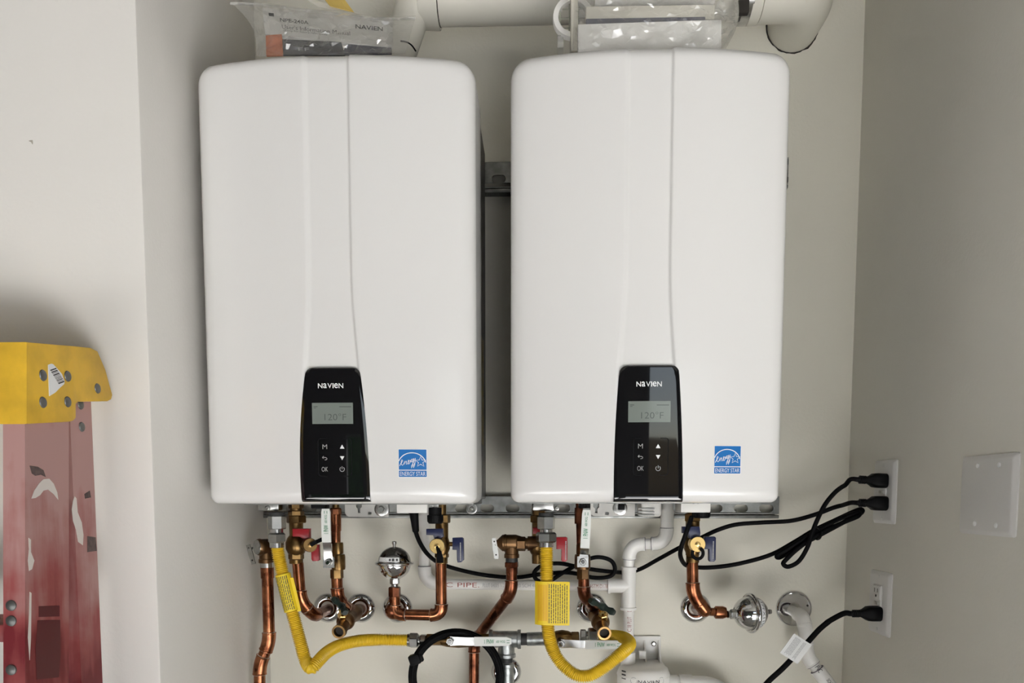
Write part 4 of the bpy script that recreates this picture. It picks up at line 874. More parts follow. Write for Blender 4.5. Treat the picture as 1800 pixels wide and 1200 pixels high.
# drain pipe at the right flange
p = at(1395, 1069, YW); p.y = YW; r = pm(31, 1.59)
root = thing('pipe_flange', 'large flat chrome wall flange with screw holes, around the white pipe near the outlet wall', 'pipe flange', p)
g = G(); g.lathe(p, (0, -1, 0), [(0, r), (.003, r), (.0055, r*.96), (.0062, r*.92), (.005, r*.88), (.005, .013)], 44, caps=False); g.build('flange_disc', 'chrome', root)
for u, v in ((1372.5, 1073), (1419.5, 1064)):
    g = G(); q = at(u, v, YW-.005); g.lathe(q, (0, -1, 0), [(0, .0022), (.0006, .0022)], 12); g.build('screw_hole', 'dark_gap', root)
root = thing('condensate_pipe', 'white plastic pipe bending out of the large chrome flange and slanting down', 'pipe', at(1420, 1165, 1.53))
run(root, [at(1391, 1072, YW), at(1411, 1084, 1.535), at(1417, 1110, 1.53), at(1416, 1150, 1.52), at(1450, 1194, 1.51), at(1500, 1262, 1.50)], rp*1.0, 'pvc', pm(11.8, 1.54), L=.024, solder=False)
q0, q1 = at(1440, 1181, 1.51), at(1466, 1216, 1.50)
g = G(); txt(g, 'PVC', (0, 0), .013, .009, wrap(at(1436.5, 1175, 1.513)+V((0, .0, 0)), q1-q0, (q1-q0).cross(EY), rf*1.02), 0); g.build('pipe_print', 'dark_print', root)
g = G(); txt(g, 'SCH40', (0, 0), .016, .0065, wrap(at(1457, 1199, 1.505), q1-q0, (q1-q0).cross(EY), rp), 0); g.build('pipe_print', 'dark_print', root)
g = G(); c_ = at(1418, 1121, 1.53); txt(g, 'PVC', (0, 0), .009, .008, wrap(c_, -EZ, EX, rp), 0); g.build('pipe_print', 'red_print', root)
# ------------------------------------------------------------------ power cords
def cord(label, px, r, plug, m='black_rubber'):
    pts = smooth_path([at(*p) for p in px], 8); root = thing('power_cord', label, 'power cord', pts[-1])
    G().sweep(pts, r, 12).build('cable', m, root)
    d = (plug-pts[-1]).normalized(); L = (plug-pts[-1]).length
    return root, pts
def plug_head(root, p0, p1, w_, h):
    """moulded plug from cable end p0 to face p1 on the outlet"""
    g = G(); d = p1-p0; secs = [(0, .28, .30), (.12, .34, .36), (.35, .45, .42), (.48, .70, .62), (.60, .95, .95), (.72, 1, 1), (.97, 1, 1), (1, .94, .94)]
    vs = []; sx = EY
    for t, a, b in secs:
        c = p0+d*t
        for x, y in rrect(w_*a, h*b, min(w_*a, h*b)*.28, n=3): vs.append(c+EY*x+EZ*y)
    m = len(rrect(1, 1, .2, n=3)); fs = [(i*m+k, i*m+(k+1) % m, (i+1)*m+(k+1) % m, (i+1)*m+k) for i in range(len(secs)-1) for k in range(m)]
    fs += [tuple(range(m)), tuple((len(secs)-1)*m+k for k in range(m))]
    pl = g.add(vs, fs).build('plug', 'black_plastic', root, ang=50)
    g = G()
    for t in (.14, .20, .26, .32): g.lathe(p0+d*t, d, [(0, w_*.25), (.0015, w_*.25)], 12)
    g.build('strain_relief', 'black_rubber', pl)
Xp = XR-.0075
def face(u, v): return atX(u, v, Xp)
pa = face(1556, 845); pb = face(1556, 884.5); pc = face(1546, 1078)
b_ = pb+V((-.052, .004, .001)); a_ = pa+V((-.052, .004, .003)); c_ = pc+V((-.055, .004, -.001))
Yk = 1.53
rt1, c1 = cord('black power cord of the first heater, looping behind the pipes to the outlet', [(726, 905, 1.42), (728, 918, 1.42), (731, 935, 1.425), (739, 955, 1.44), (752, 974, 1.46), (770, 988, 1.50), (800, 999, Yk), (850, 1010, Yk), (905, 1014.5, Yk), (950, 1009, Yk), (1000, 1006, Yk), (1045, 1015, Yk), (1073, 1012, Yk),
    (1081, 1000, Yk), (1074, 985, Yk-.005), (1052, 979, Yk-.01), (1028, 985, Yk-.01), (990, 1006, Yk-.012), (965, 1021, Yk-.012), (945, 1020, Yk-.012), (939, 1006, Yk-.012), (955, 993, Yk-.014), (985, 990, Yk-.014), (1020, 997, Yk-.014), (1060, 1003, Yk-.016), (1100, 1005.5, 1.578), (1125, 1000, 1.57), (1160, 981, 1.53), (1195, 962, 1.50), (1230, 946, 1.49),
    (1262, 931, 1.48), (1295, 921.5, 1.48), (1340, 918, 1.48), (1390, 915, 1.475), (1430, 905, 1.47), (1465, 892, 1.462), (1480, 888, 1.45)] , .0042, pb)
c1e = c1[-1]
def tail(root, c, e, r): G().sweep(smooth_path([c[-9], c[-5], c[-1], e+V((-.008, .0005, 0)), e+V((.004, 0, 0))], 6), r, 12).build('cable_end', 'black_rubber', root)
tail(rt1, c1, b_, .0042); plug_head(rt1, b_, pb, .030, .026)
g = G(); a = at(727, 898, 1.42); g.lathe(a, at(731, 934, 1.425)-a, [(0, .012), (.006, .0085), (.022, .0072), (.038, .0062), (.040, .0045)], 18); g.build('gland_boot', 'black_rubber', rt1)
Yb = 1.475
rt2, c2 = cord('black power cord of the second heater, bundled in long loops before the upper outlet', [(1216, 908, 1.41), (1210, 925, 1.40), (1203, 945, 1.40), (1197, 963, 1.405), (1196.5, 979, 1.42), (1206, 993, 1.46), (1228, 997, 1.49), (1262, 996, 1.49), (1305, 989, 1.485), (1355, 974.5, 1.48), (1395, 953, 1.475), (1430, 932, 1.47), (1470, 913, 1.465), (1505, 897, 1.46), (1515, 895.5, 1.46), (1513, 902, 1.457),
    (1490, 914, 1.457), (1445, 938, 1.46), (1400, 962, 1.462), (1372, 979, 1.463), (1366, 976, 1.458), (1385, 964, 1.455), (1430, 936, 1.452), (1475, 912, 1.45), (1507, 901, 1.45), (1508, 907, 1.446), (1480, 919, 1.446), (1440, 938, 1.446), (1405, 962, 1.446), (1382, 983, 1.446), (1377, 991, 1.444), (1386, 995.5, 1.442), (1404, 986, 1.44), (1419, 962, 1.438), (1428, 935, 1.436), (1439, 908, 1.434), (1452, 884, 1.434), (1470, 863, 1.434), (1486, 852, 1.434)], .0042, pa)
tail(rt2, c2, a_, .0042); plug_head(rt2, a_, pa, .030, .026)
G().sweep([at(1437+7*math.cos(t), 938+10*math.sin(t), 1.452-.016*math.cos(t*1)) for t in [2*math.pi*i/16 for i in range(16)]], .0016, 8, closed=True).build('cable_tie', 'black_plastic', rt2)
rt3, c3 = cord('thick black power cord with a white tag, plugged in the lower outlet', [(1335, 1216, 1.44), (1352, 1196, 1.44), (1375, 1175, 1.44), (1400, 1149, 1.44), (1420, 1128, 1.44), (1440, 1106, 1.44), (1458, 1091, 1.44)], .0052, pc)
tail(rt3, c3, c_, .0052); plug_head(rt3, c_, pc, .029, .027)
# white tag folded round the cord
q = [at(1396, 1113, 1.43), at(1427, 1133, 1.43), at(1399, 1169, 1.43), at(1371, 1147, 1.43)]
ux = (q[1]-q[0]); uy = (q[0]-q[3]); o = q[3]
g = G(); n_ = ux.cross(uy).normalized(); g.add([o, o+ux, o+ux+uy, o+uy]+[p-n_*.0008 for p in (o, o+ux, o+ux+uy, o+uy)], [(0, 1, 2, 3), (7, 6, 5, 4), (0, 4, 5, 1), (1, 5, 6, 2), (2, 6, 7, 3), (3, 7, 4, 0)]); tg3 = g.build('cord_tag', 'tag_white', rt3, 'white printed paper tag')
g = G(); f = lambda a, b: o+ux*a+uy*b+n_*.0005
for k in range(9):
    s0 = .16+k*.055+(.12 if k > 5 else 0); t = .10+.04*(k % 2)
    while t < .9: e_ = min(.92, t+random.uniform(.05, .16)); bars(g, [(s0, t, s0+.026, e_)], f); t = e_+.012
g.build('tag_print', 'grey_print', tg3)
# coil of black cable hanging over the gas line
YC = 1.472
root = thing('cable_coil', 'black cable coiled in a ring and strapped, hanging over the gas line', 'cable', at(802, 1268, YC))
for k, (dr, dy) in enumerate(((0, 0), (-3.5, .006), (3.5, .006), (0, .011))):
    G().sweep([at(802+(77+dr)*math.cos(t), 1188.5+(77+dr)*math.sin(t), YC+dy) for t in [2*math.pi*i/72 for i in range(72)]], .0046, 10, closed=True).build('loop', 'black_rubber', root)
g = G(); t = R(200); c = at(802+77*math.cos(t), 1188.5+77*math.sin(t)-4, YC); g.box(c, (.022, .022, .020), Mx.Rotation(R(-18), 3, 'Y'), bev=.003); g.box(c+V((.010, .002, .002)), (.010, .014, .015), Mx.Rotation(R(-18), 3, 'Y'), bev=.002); g.build('strap', 'black_plastic', root)
# ------------------------------------------------------------------ outlets and blank plate on the right wall
def wplate(name, label, cat, corners, group=None, th=.0065):
    (ul, ur, vt, vb) = corners; a = atX(ul, (vt+vb)/2, XR); b = atX(ur, (vt+vb)/2, XR); um = (ul+ur)/2
    yc = (a.y+b.y)/2; zt, zb = atX(um, vt, XR).z, atX(um, vb, XR).z; wd = abs(a.y-b.y); h = zt-zb; zc = (zt+zb)/2
    root = thing(name, label, cat, (XR, yc, zb), group)
    g = G(); bx = (XR-th/2, yc, zc)
    vs = []; 
    for x, k in ((XR, 0), (XR-.002, 0), (XR-th*.85, .0045), (XR-th, .007)):
        for p in rrect(wd-2*k, h-2*k, .004, n=3): vs.append(V((x, yc+p[0], zc+p[1])))
    m = len(rrect(1, 1, .1, n=3)); g.add(vs, [(i*m+k, i*m+(k+1) % m, (i+1)*m+(k+1) % m, (i+1)*m+k) for i in range(3) for k in range(m)]+[tuple(3*m+k for k in range(m))])
    g.build('cover_plate', 'plate_white', root, ang=25)
    return root, yc, zc, wd, h
def outlet(label, corners, full):
    root, yc, zc, wd, h = wplate('wall_outlet', label, 'outlet', corners, 'duplex outlets on the right wall')
    g = G(); x = XR-.0065
    g.box((x-.0008, yc, zc), (.003, .0335, .067), bev=.001); ins = g.build('insert', 'plate_white', root)
    for s_ in (1, -1):
        g = G(); g.box((x-.0024, yc, zc+s_*.0195), (.003, .030, .025), bev=.0012); rec = g.build('receptacle', 'plate_white', ins)
        g = G(); x2 = x-.0040
        for dy in (-.006, .006): g.box((x2, yc+dy, zc+s_*.0195+.004), (.0006, .0016, .0075))
        g.lathe(V((x2+.0003, yc, zc+s_*.0195-.006)), (-1, 0, 0), [(0, .0025), (.0006, .0025)], 12); g.build('slot', 'dark_gap', rec)
    for dy in (-.005, .005): g = G(); g.box((x-.0026, yc+dy, zc), (.003, .008, .006), bev=.0008); g.build('test_button', 'pvc_grey', ins)
    for s_ in (1, -1): g = G(); g.lathe(V((x, yc, zc+s_*.0485)), (-1, 0, 0), [(0, .0032), (.0008, .003)], 14); g.build('screw', 'plate_white', root)
outlet('upper white outlet on the right wall with two black plugs', (1539.5, 1577, 808.5, 920), True)
outlet('lower white outlet on the right wall with one black plug, upper socket free', (1531.5, 1568, 1003.5, 1115), False)
root, yc, zc, wd, h = wplate('blank_plate', 'square white blank cover plate with four screws, right of the outlets', 'cover plate', (1693, 1791, 799, 941))
for u, v in ((1719, 818), (1756.5, 817), (1713.5, 920), (1751, 923)):
    g = G(); q = atX(u, v, XR-.0065); g.lathe(q, (-1, 0, 0), [(-.001, .0036), (.0010, .0036), (.0016, .0028)], 14); g.build('screw', 'white_sticker', root)
# ------------------------------------------------------------------ vent pipe at the top
YV = 1.49
root = thing('vent_pipe', 'fat pale plastic vent pipe crossing above both heaters to an elbow in the wall', 'vent pipe', at(1050, 40, YV))
rv = .0445; pz = lambda u, v: at(u, v, YV)+V((0, 0, rv))
L0, R0 = pz(748, 42), pz(1372, 30)
G().sweep([L0, R0], rv, 40).build('pipe', 'pp_vent', root)
el = [V((pz(655, 0).x, YV, H1[4]+.012)), V((pz(732, 0).x, YV, L0.z))]
arc = fillet(el[0], el[1], R0, .04, 12)
pth = [el[0]]+arc+[L0+V((.012, 0, 0))]; G().sweep(pth, [.032]+[.033+(rv*1.1-.033)*(i/len(arc)) for i in range(len(arc))]+[rv*1.1], 36).build('elbow', 'pp_vent', root)
cl = pz(768, 41.5); G().lathe(cl-V((.03, 0, 0)), (1, 0, 0), [(0, rv*1.1), (.028, rv*1.13), (.034, rv*1.13), (.034, rv)], 40).build('socket_collar', 'pp_vent', root)
G().lathe(cl+V((.0042, 0, 0)), (1, 0, 0), [(0, rv*1.02), (.0012, rv*1.02)], 40).build('seal_ring', 'dark_gap', root)
c = at(1393, 46, YW); wc = V((c.x, YW, c.z)); zc_ = R0.z
cor = V((wc.x, YV, wc.z)); R1 = V((pz(1335, 32).x, YV, pz(1335, 32).z))
eb = [R1]+fillet(R1, V((wc.x, YV, R1.z)), V((wc.x, YW, wc.z)), .052, 14)+[V((wc.x, YW+.02, wc.z))]
G().sweep(eb, rv*1.10, 36).build('elbow', 'pp_vent', root)
G().lathe(R1-V((.02, 0, 0)), (1, 0, 0), [(0, rv*1.14), (.018, rv*1.14), (.019, rv*1.1)], 36).build('socket_collar', 'pp_vent', root)
x = pz(1308, 20); g = G(); g.lathe(V((x.x-.008, YV, R0.z)), (1, 0, 0), [(0, rv*1.03), (0, rv*1.16), (.018, rv*1.16), (.018, rv*1.03)], 36, caps=False); cl_ = g.build('clamp_band', 'steel', root)
g = G(); q = at(1306, 14, YV-rv*1.1); g.box(q, (.020, .012, .022), bev=.002); g.build('clamp_block', 'dark_gap', cl_)
# flat dark ring on the drywall, painting the shaded gap round the vent
g = G(); ri = rv*1.10+.001; N = 60; vs = []
for i in range(N):
    a = 2*math.pi*i/N; ro = ri+.0022+.0022*noise.noise(V((math.cos(a)*6, math.sin(a)*6, 1)))
    vs += [V((wc.x+ri*.96*math.cos(a), YW-.0008, wc.z+ri*.96*math.sin(a))), V((wc.x+ro*math.cos(a), YW-.0008, wc.z+ro*math.sin(a)))]
g.add(vs, [(2*i, 2*i+1, 2*((i+1) % N)+1, 2*((i+1) % N)) for i in range(N)]); o_ = g.build('gap_ring_1', 'dark_gap'); o_['kind'] = 'structure'
# ------------------------------------------------------------------ bags on top of the heaters
def film_bag(fn, nu, nv, name, m, root, amp, seed, th):
    """closed crumpled bag: fn(s,t,side) base surface, side -1 front, +1 back"""
    vs = []; fs = []
    for sd_ in (-1, 1):
        k = len(vs)
        for j in range(nv+1):
            for i in range(nu+1):
                s_, t_ = i/nu, j/nv
                if 0 < i < nu and 0 < j < nv: s_ += random.uniform(-.38, .38)/nu; t_ += random.uniform(-.38, .38)/nv
                p = fn(s_, t_, sd_); e = min(s_, 1-s_, t_, 1-t_)
                w_ = min(1, e*9); q = p*38+V((0, 0, seed)); dv = noise.noise_vector(q)*amp+noise.noise_vector(p*110+V((seed, 0, 0)))*amp*.45
                rg = 1-abs(noise.noise(V((s_*7+t_*3+seed, t_*5-s_*2, sd_*3.))))*2; rg = max(0, rg)**4
                vs.append(p+V((dv.x*.5, dv.y-.35*amp*rg*(-sd_), dv.z*.6))*w_+V((0, sd_*0, 0)))
        for j in range(nv):
            for i in range(nu):
                a, b, c_, e_ = k+j*(nu+1)+i, k+j*(nu+1)+i+1, k+(j+1)*(nu+1)+i+1, k+(j+1)*(nu+1)+i
                fs += [(a, b, c_), (a, c_, e_)] if random.random() < .5 else [(a, b, e_), (b, c_, e_)]
    return G().add(vs, fs).build(name, m, root, 'crumpled clear plastic', ang=9)
zt1 = H1[4]; YB = 1.30
root = thing('manual_bag', 'crumpled clear plastic bag of manuals on top of the first heater', 'plastic bag', (at(570, 85, YB).x, YB, zt1))
def slab(name, m, quad, th, par, label=None):
    q = [V(p) for p in quad]; n = (q[1]-q[0]).cross(q[3]-q[0]).normalized()*th; n = n if n.y > 0 else -n
    vs = q+[p+n for p in q]; return G().add(vs, [(0, 1, 2, 3), (7, 6, 5, 4), (0, 4, 5, 1), (1, 5, 6, 2), (2, 6, 7, 3), (3, 7, 4, 0)]).build(name, m, par, label)
def quadf(q, off):
    n = (q[1]-q[0]).cross(q[3]-q[0]).normalized(); n = n if n.y < 0 else -n
    return lambda a, b: q[0].lerp(q[1], a).lerp(q[3].lerp(q[2], a), b)+n*off
Y0 = 1.272
mq = [at(466, 60, Y0+.018), at(690, 83, Y0+.018), at(690, 36, Y0+.060), at(461, 13, Y0+.060)]
man = slab('manual', 'paper', mq, .004, root, 'white user manual cover')
f = quadf(mq, .0006); g = G(); txt(g, "User's Information Manual", (.405, .335), .53, .155, f, -.006); txt(g, '(Keep for future reference)', (.32, .20), .34, .09, f, -.01); g.build('title_print', 'dark_print', man)
g = G(); txt(g, 'NPE-240A', (.24, .58), .22, .14, f, .01); txt(g, 'NAVIEN', (.82, .62), .21, .16, f, .012); bars(g, [(.045, .68, .085, .80)], f); g.build('name_print', 'dark_print', man)
bq = [at(497, 96, Y0+.004), at(606, 96, Y0+.004), at(600, 74, Y0+.014), at(496, 69, Y0+.014)]
bl = slab('booklet', 'black_paper', bq, .003, root, 'black booklet'); f = quadf(bq, .0005); g = G(); txt(g, 'EF', (.35, .35), .18, .22, f, 0); g.build('booklet_print', 'grey_print', bl)
slab('booklet_band', 'orange_paper', [at(468, 97, Y0+.004), at(498, 96, Y0+.004), at(495, 60, Y0+.016), at(467, 62, Y0+.016)], .003, root, 'orange end of the booklet')
slab('booklet', 'navy_black', [at(600, 94, Y0+.01), at(688, 92, Y0+.01), at(688, 82, Y0+.02), at(612, 77, Y0+.02)], .004, root)
slab('card', 'yellow_paper', [at(560, -14, Y0+.075), at(596, -14, Y0+.075), at(622, 21, Y0+.055), at(580, 10, Y0+.055)], .001, root, 'yellow card sticking out of the bag')
slab('card', 'cream_paper', [at(535, -3, Y0+.065), at(560, 2, Y0+.065), at(640, 26, Y0+.06), at(560, 12, Y0+.06)], .001, root)
BL = [(448, 98), (462, 99), (520, 98), (600, 97), (660, 95), (712, 94)]; BT = [(404, 2), (470, 5), (530, 14), (600, 22), (670, 30), (731, 28)]
def lerp_list(L, s_): x = s_*(len(L)-1); i = min(int(x), len(L)-2); t = x-i; return (L[i][0]+(L[i+1][0]-L[i][0])*t, L[i][1]+(L[i+1][1]-L[i][1])*t)
def bag1(s_, t_, sd_):
    a, b = lerp_list(BL, s_), lerp_list(BT, s_); u, v = a[0]+(b[0]-a[0])*t_, a[1]+(b[1]-a[1])*t_
    if s_ < .5: u += 26*math.sin(math.pi*t_)*(1-2*s_)*(1 if t_ > .0 else 0)*.7
    Y = Y0-.012+.056*t_; b_ = .012*math.sin(math.pi*min(1, max(0, s_)))**.5*math.sin(math.pi*min(1, t_*.9+.05))**.5
    return at(u, v, Y+.010+sd_*(b_+.003))
film_bag(bag1, 46, 20, 'bag_film', 'clear_film', root, .0095, 3.1, .01)
tp = [lerp_list(BT, i/12) for i in range(13)]
G().strip([at(u, v+4, Y0+.046) for u, v in tp], EZ, .004, .0008).build('zip_strip', 'milky_film', root)
G().sweep(smooth_path([at(704, 72, 1.32), at(715, 74, 1.32), at(724, 80, 1.32), at(731, 90, 1.32)], 5), .0012, 8).build('bag_tie', 'black_rubber', root)
# second bag
zt2 = H2[4]; Y0 = 1.275
root = thing('manual_bag', 'clear plastic bag with booklets and a white carton, on top of the second heater', 'plastic bag', (at(1145, 70, Y0).x, Y0+.03, zt2))
def brick(name, m, u0, u1, v0, v1, Y, dep, label=None, sk=0):
    a, b = at(u0, v0, Y), at(u1, v1, Y); z1, z0 = a.z, (b.z if v1 < 60 else zt2+.003)
    return G().box(((a.x+b.x)/2, Y+dep/2, (z0+z1)/2), (b.x-a.x, dep, z1-z0), Mx.Rotation(sk, 3, 'Y'), bev=.0012).build(name, m, root, label)
brick('carton', 'paper', 1016, 1268, 41, 75, Y0, .10, 'white carton', R(-.6))
brick('booklet', 'cream_paper', 1030, 1256, 12, 33, Y0+.012, .09, 'thick cream booklet', R(.5))
brick('navy_strip', 'navy_black', 1030, 1240, 33, 39, Y0+.010, .09, None, R(.3))  # thin navy strip between the cream booklet and the carton
g = G(); g.strip(smooth_path([at(1045, 10, Y0+.03), at(1090, 6, Y0+.03), at(1150, 4, Y0+.03), at(1205, 5, Y0+.03), at(1252, 16, Y0+.03)], 6), EY, .09, .0012); g.build('leaflet', 'paper', root)
g = G(); g.strip(smooth_path([at(1044, 6, Y0+.03), at(1100, 1, Y0+.03), at(1160, -2, Y0+.03), at(1215, 0, Y0+.03), at(1258, 14, Y0+.03)], 6), EY, .09, .0012); g.build('leaflet', 'cream_paper', root)
slab('divider', 'cream_paper', [at(1004, 90, Y0+.02), at(1016, 90, Y0+.02), at(1016, -20, Y0+.02), at(1004, -20, Y0+.02)], .06, root)
B2 = [(1003, 88), (1060, 86), (1120, 86), (1180, 86), (1240, 85), (1276, 85)]; T2 = [(1008, -22), (1060, -20), (1120, -18), (1180, -14), (1240, -8), (1297, -4)]
def bag2(s_, t_, sd_):
    a, b = lerp_list(B2, s_), lerp_list(T2, s_); u, v = a[0]+(b[0]-a[0])*t_, a[1]+(b[1]-a[1])*t_
    if s_ > .6: u += 10*math.sin(math.pi*t_)*(s_-.6)/.4
    b_ = math.sin(math.pi*s_)**.4
    return at(u, v, Y0+.045+sd_*(.022+.036*b_)) if sd_ > 0 else at(u, v, Y0+.030-.042*min(1, s_*25, (1-s_)*12)**.5+.008*t_)
film_bag(bag2, 46, 20, 'bag_film', 'clear_film', root, .0065, 9.4, .01)
# vent screen ring behind it
Yr = 1.335; c = at(1007, 32, Yr)
root = thing('vent_screen', 'white round vent screen with wire mesh, leaning behind the second bag', 'vent screen', c-V((0, 0, pm(36, Yr))))
ro, ri = pm(33.5, Yr), pm(23.5, Yr)
g = G(); g.lathe(c, (0, -1, 0), [(-.006, ri), (-.006, ro), (.004, ro), (.006, ro*.97), (.006, ri*1.04), (.004, ri), (-.006, ri)], 48, caps=False); g.build('ring', 'pvc', root)
for k in (-2, -1, 0, 1, 2):
    w_ = (k+.0)*pm(15, Yr); h = math.sqrt(max(0, ri*ri-w_*w_))
    if h < .004: continue
    g = G(); g.sweep([c+V((w_-.006 if abs(w_-.006) < ri*.9 else w_, 0, -h*.97)), c+V((w_-.006 if abs(w_-.006) < ri*.9 else w_, 0, h*.97))], .0010, 6); g.build('wire', 'grey_wire', root)
    g = G(); g.sweep([c+V((-h, .001, w_)), c+V((h, .001, w_))], .0010, 6); g.build('wire', 'grey_wire', root)
g = G(); g.box(c+V((-.020, .01, -.036-pm(0, Yr))), (.010, .02, .020)); g.build('foot', 'milky_film', root)
# ------------------------------------------------------------------ step ladder leaning by the left wall
XLd = at(197, 700, YFW-.012).x
def LX(u, v): p = atX(u, v, XLd); return p
root = thing('step_ladder', 'worn red fibreglass step ladder with a yellow top cap, folded beside the left wall', 'ladder', (XLd-.12, 1.0, 0))
zc1 = LX(100, 606).z
# side profile (y,z) of the cap, from the photograph's side face
prof = [(47, 601), (130, 608), (160, 611), (172, 617), (186, 650), (198, 694), (196, 702), (190, 705), (138, 706), (134, 710), (134, 734), (130, 739), (124, 741), (47, 745)]
loop = [(LX(u, v).y, LX(u, v).z) for u, v in prof]
y0c = min(p[0] for p in loop)
ztop = loop[0][1]; zbot = loop[-1][1]; WL = .33; zcut = at(4, 722, y0c).z
g = G(); g.plate(loop[::-1], [], V((XLd-.040, 0, 0)), EY, EZ, .040, .0016); cap = g.build('top_cap', 'ladder_yellow', root, 'yellow moulded plastic top cap')
l2 = loop[:-6]+[(loop[-6][0], zcut), (loop[-1][0], zcut)]
g = G(); g.plate(l2[::-1], [], V((XLd-WL, 0, 0)), EY, EZ, WL-.0402, 0); g.build('cap_block', 'ladder_yellow', cap)
def dot(u, v, r, m='rivet', name='rivet', par=None, off=.0003):
    p = LX(u, v); g = G(); g.lathe(p+V((off, 0, 0)), (1, 0, 0), [(0, r), (.0012, r*.9), (.002, r*.5)], 18); g.build(name, m, par or cap)
for u, v in ((75, 659.5), (118.5, 661), (75, 707), (118.5, 706), (171, 682.5)): dot(u, v, .0072)
# torn bar code sticker
st = [(84, 641), (90, 639), (93, 640), (108, 657), (113, 670), (112, 675), (106, 680), (96, 690), (86, 696)]
lp = [(LX(u, v).y, LX(u, v).z) for u, v in st]
g = G(); g.plate(lp[::-1], [], V((XLd, 0, 0)), EY, EZ, .0007); sk = g.build('torn_sticker', 'white_sticker', cap, 'torn white bar code sticker')
g = G(); q0, q1 = LX(90, 648), LX(106, 674); q = lambda a, b: V((XLd+.0009, q0.y+(q1.y-q0.y)*a-.004+.016*b, q0.z+(q1.z-q0.z)*a-.002+.006*b))
t = 0
while t < .98: d_ = random.choice((.03, .05, .08)); bars(g, [(t, 0, min(1, t+d_), .8)], q); t += d_+random.choice((.035, .05))
g.build('bar_code', 'dark_print', sk)
# front rail: web facing the room, front flange facing the camera
def at_lad(u, v): return LX(u, v)
fT, fB = LX(48, 742), LX(48.5, 1200); rT, rB = LX(125, 742), LX(125, 1200)
def ext(a, b, z): t = (z-a.z)/(b.z-a.z); return a+(b-a)*t
def rail_part(name, aT, aB, bT, bB, ztop_, xo, flw, par):
    A, B, Cc, D = ext(aT, aB, ztop_), ext(bT, bB, ztop_), ext(bT, bB, .01), ext(aT, aB, .01)
    th = .0045; s_ = 1 if flw > 0 else -1; fl = abs(flw); vs = []
    for P, Q in ((A, B), (D, Cc)):
        for x_, y_ in ((0, P.y), (0, Q.y), (fl, Q.y), (fl, Q.y-th), (th, Q.y-th), (th, P.y+th), (fl, P.y+th), (fl, P.y)): vs.append(V((xo-s_*x_, y_, P.z)))
    fs = [(k, (k+1) % 8, 8+(k+1) % 8, 8+k) for k in range(8)]+[(0, 1, 4, 5), (1, 2, 3, 4), (0, 5, 6, 7), (8, 9, 12, 13), (9, 10, 11, 12), (8, 13, 14, 15)]
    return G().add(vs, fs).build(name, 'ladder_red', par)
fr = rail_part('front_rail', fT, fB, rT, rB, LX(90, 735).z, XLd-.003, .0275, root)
bT, bB = LX(131, 706), LX(131, 1200); cT, cB = LX(174.5, 706), LX(194.5, 1200)
bT2 = LX(128, 706); 
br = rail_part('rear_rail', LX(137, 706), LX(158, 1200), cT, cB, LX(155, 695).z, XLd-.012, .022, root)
g = G(); p0, p1 = ext(LX(137, 706), LX(158, 1200), 1.48), ext(LX(137, 706), LX(158, 1200), .05)
for u, v in ((156, 711), (158, 750)): p = LX(u, v); g = G(); g.lathe(V((XLd-.0115, p.y, p.z)), (1, 0, 0), [(0, .0068), (.0012, .006), (.002, .003)], 18); g.build('rivet', 'rivet', br)
for v in (1064, 1091, 1177):
    q = at(20, v, ext(fT, fB, at(20, v, .92).z).y); g = G(); g.lathe(q+V((0, .0005, 0)), (0, -1, 0), [(0, .0068), (.002, .0064), (.0036, .003)], 18); g.build('rivet', 'rivet', fr)
# other pair of rails and the steps, out of frame on the left
xo = XLd-WL-.02
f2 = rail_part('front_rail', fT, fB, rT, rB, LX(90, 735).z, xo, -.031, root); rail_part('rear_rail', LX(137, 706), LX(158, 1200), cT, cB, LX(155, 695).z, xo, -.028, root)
for k in range(4):
    z = .28+k*.30; y = ext(fT, fB, z).y; g = G(); g.box(((XLd+xo)/2, y+.045, z), (XLd-xo-.012, .085, .022), bev=.002); g.build('step', 'ladder_red', root)
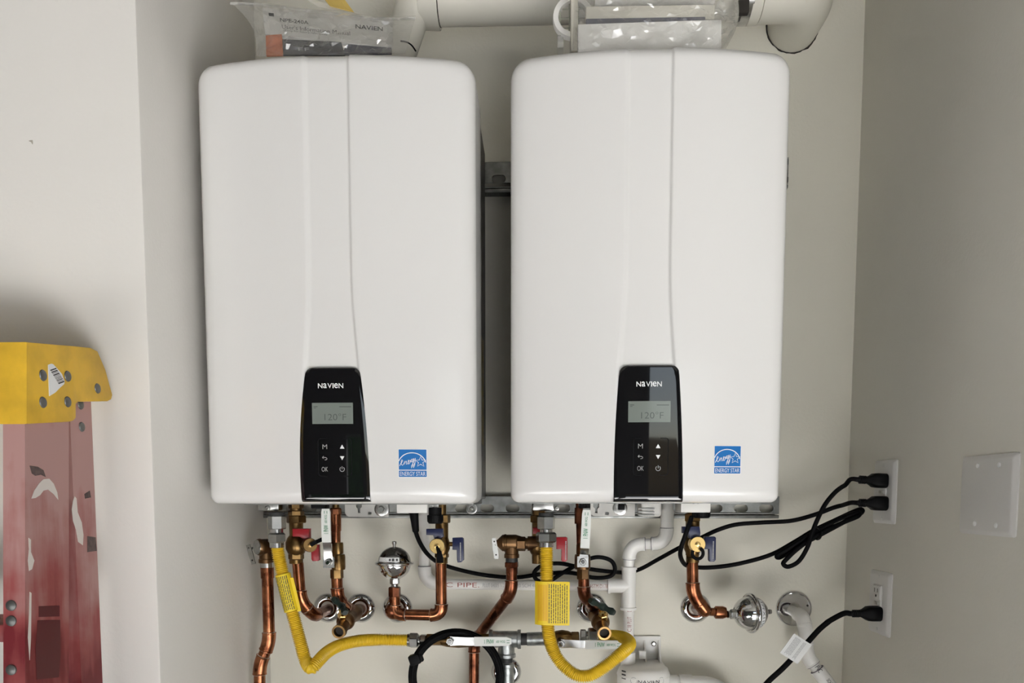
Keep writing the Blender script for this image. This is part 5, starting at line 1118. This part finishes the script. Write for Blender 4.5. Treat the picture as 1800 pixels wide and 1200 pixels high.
# paint splashes and scuffs
def splash(px, par, xo, m='paint_splash', name='paint_splash'):
    lp = [(LX(u, v).y, LX(u, v).z) for u, v in px]; ar = sum(lp[i-1][0]*lp[i][1]-lp[i][0]*lp[i-1][1] for i in range(len(lp)))
    if ar < 0: lp = lp[::-1]
    G().plate(lp, [], V((xo, 0, 0)), EY, EZ, .0005).build(name, m, par)
xs = XLd-.003
splash([(59, 876), (64, 862), (72, 850), (80, 842), (90, 841), (98, 850), (104, 865), (106, 878), (98, 868), (88, 860), (80, 862), (74, 870), (66, 875)], fr, xs)
splash([(54, 945), (58, 948), (58, 970), (64, 985), (60, 1000), (55, 1003), (53, 985), (55, 965)], fr, xs)
splash([(56, 1040), (59, 1042), (58, 1120), (56, 1160), (53, 1120), (55, 1080)], fr, xs)
splash([(143, 880), (146, 872), (149, 876), (151, 900), (158, 918), (161, 940), (160, 958), (152, 952), (148, 930), (143, 915), (141, 895)], br, XLd-.012)
splash([(56, 818), (70, 820), (80, 826), (84, 838), (76, 834), (66, 836), (60, 832)], fr, xs, 'scuff', 'scuff')
splash([(168, 942), (182, 944), (184, 968), (168, 970)], br, XLd-.012, 'scuff', 'scuff')
splash([(163, 868), (172, 862), (174, 874), (164, 876)], br, XLd-.012, 'scuff', 'scuff')
splash([(72, 1065), (108, 1064), (108, 1083), (72, 1084)], fr, xs, 'dark_red', 'old_sticker')
splash([(70, 1090), (109, 1089), (110, 1150), (107, 1190), (68, 1194), (66, 1140)], fr, xs, 'dark_red', 'old_sticker')
# ------------------------------------------------------------------ small marks on the walls
g = G(); p = at(57, 254, YFW)
g.sweep([V((p.x-.006, YFW-.0026, p.z+.004)), V((p.x+.002, YFW-.003, p.z+.003)), V((p.x+.004, YFW-.0026, p.z-.005))], [.0006, .0022, .0006], 8); solo(g, 'plaster_chip', 'plaster_chip', 'small chipped mark on the white wall above the ladder', 'wall mark')
for u, v in ((1384, 285), (1383.5, 316)):
    g = G(); p = at(u, v, 1.575); g.box(p, (.004, .006, .010), bev=.001); g.build('rail_clip', 'rivet', H2[0])
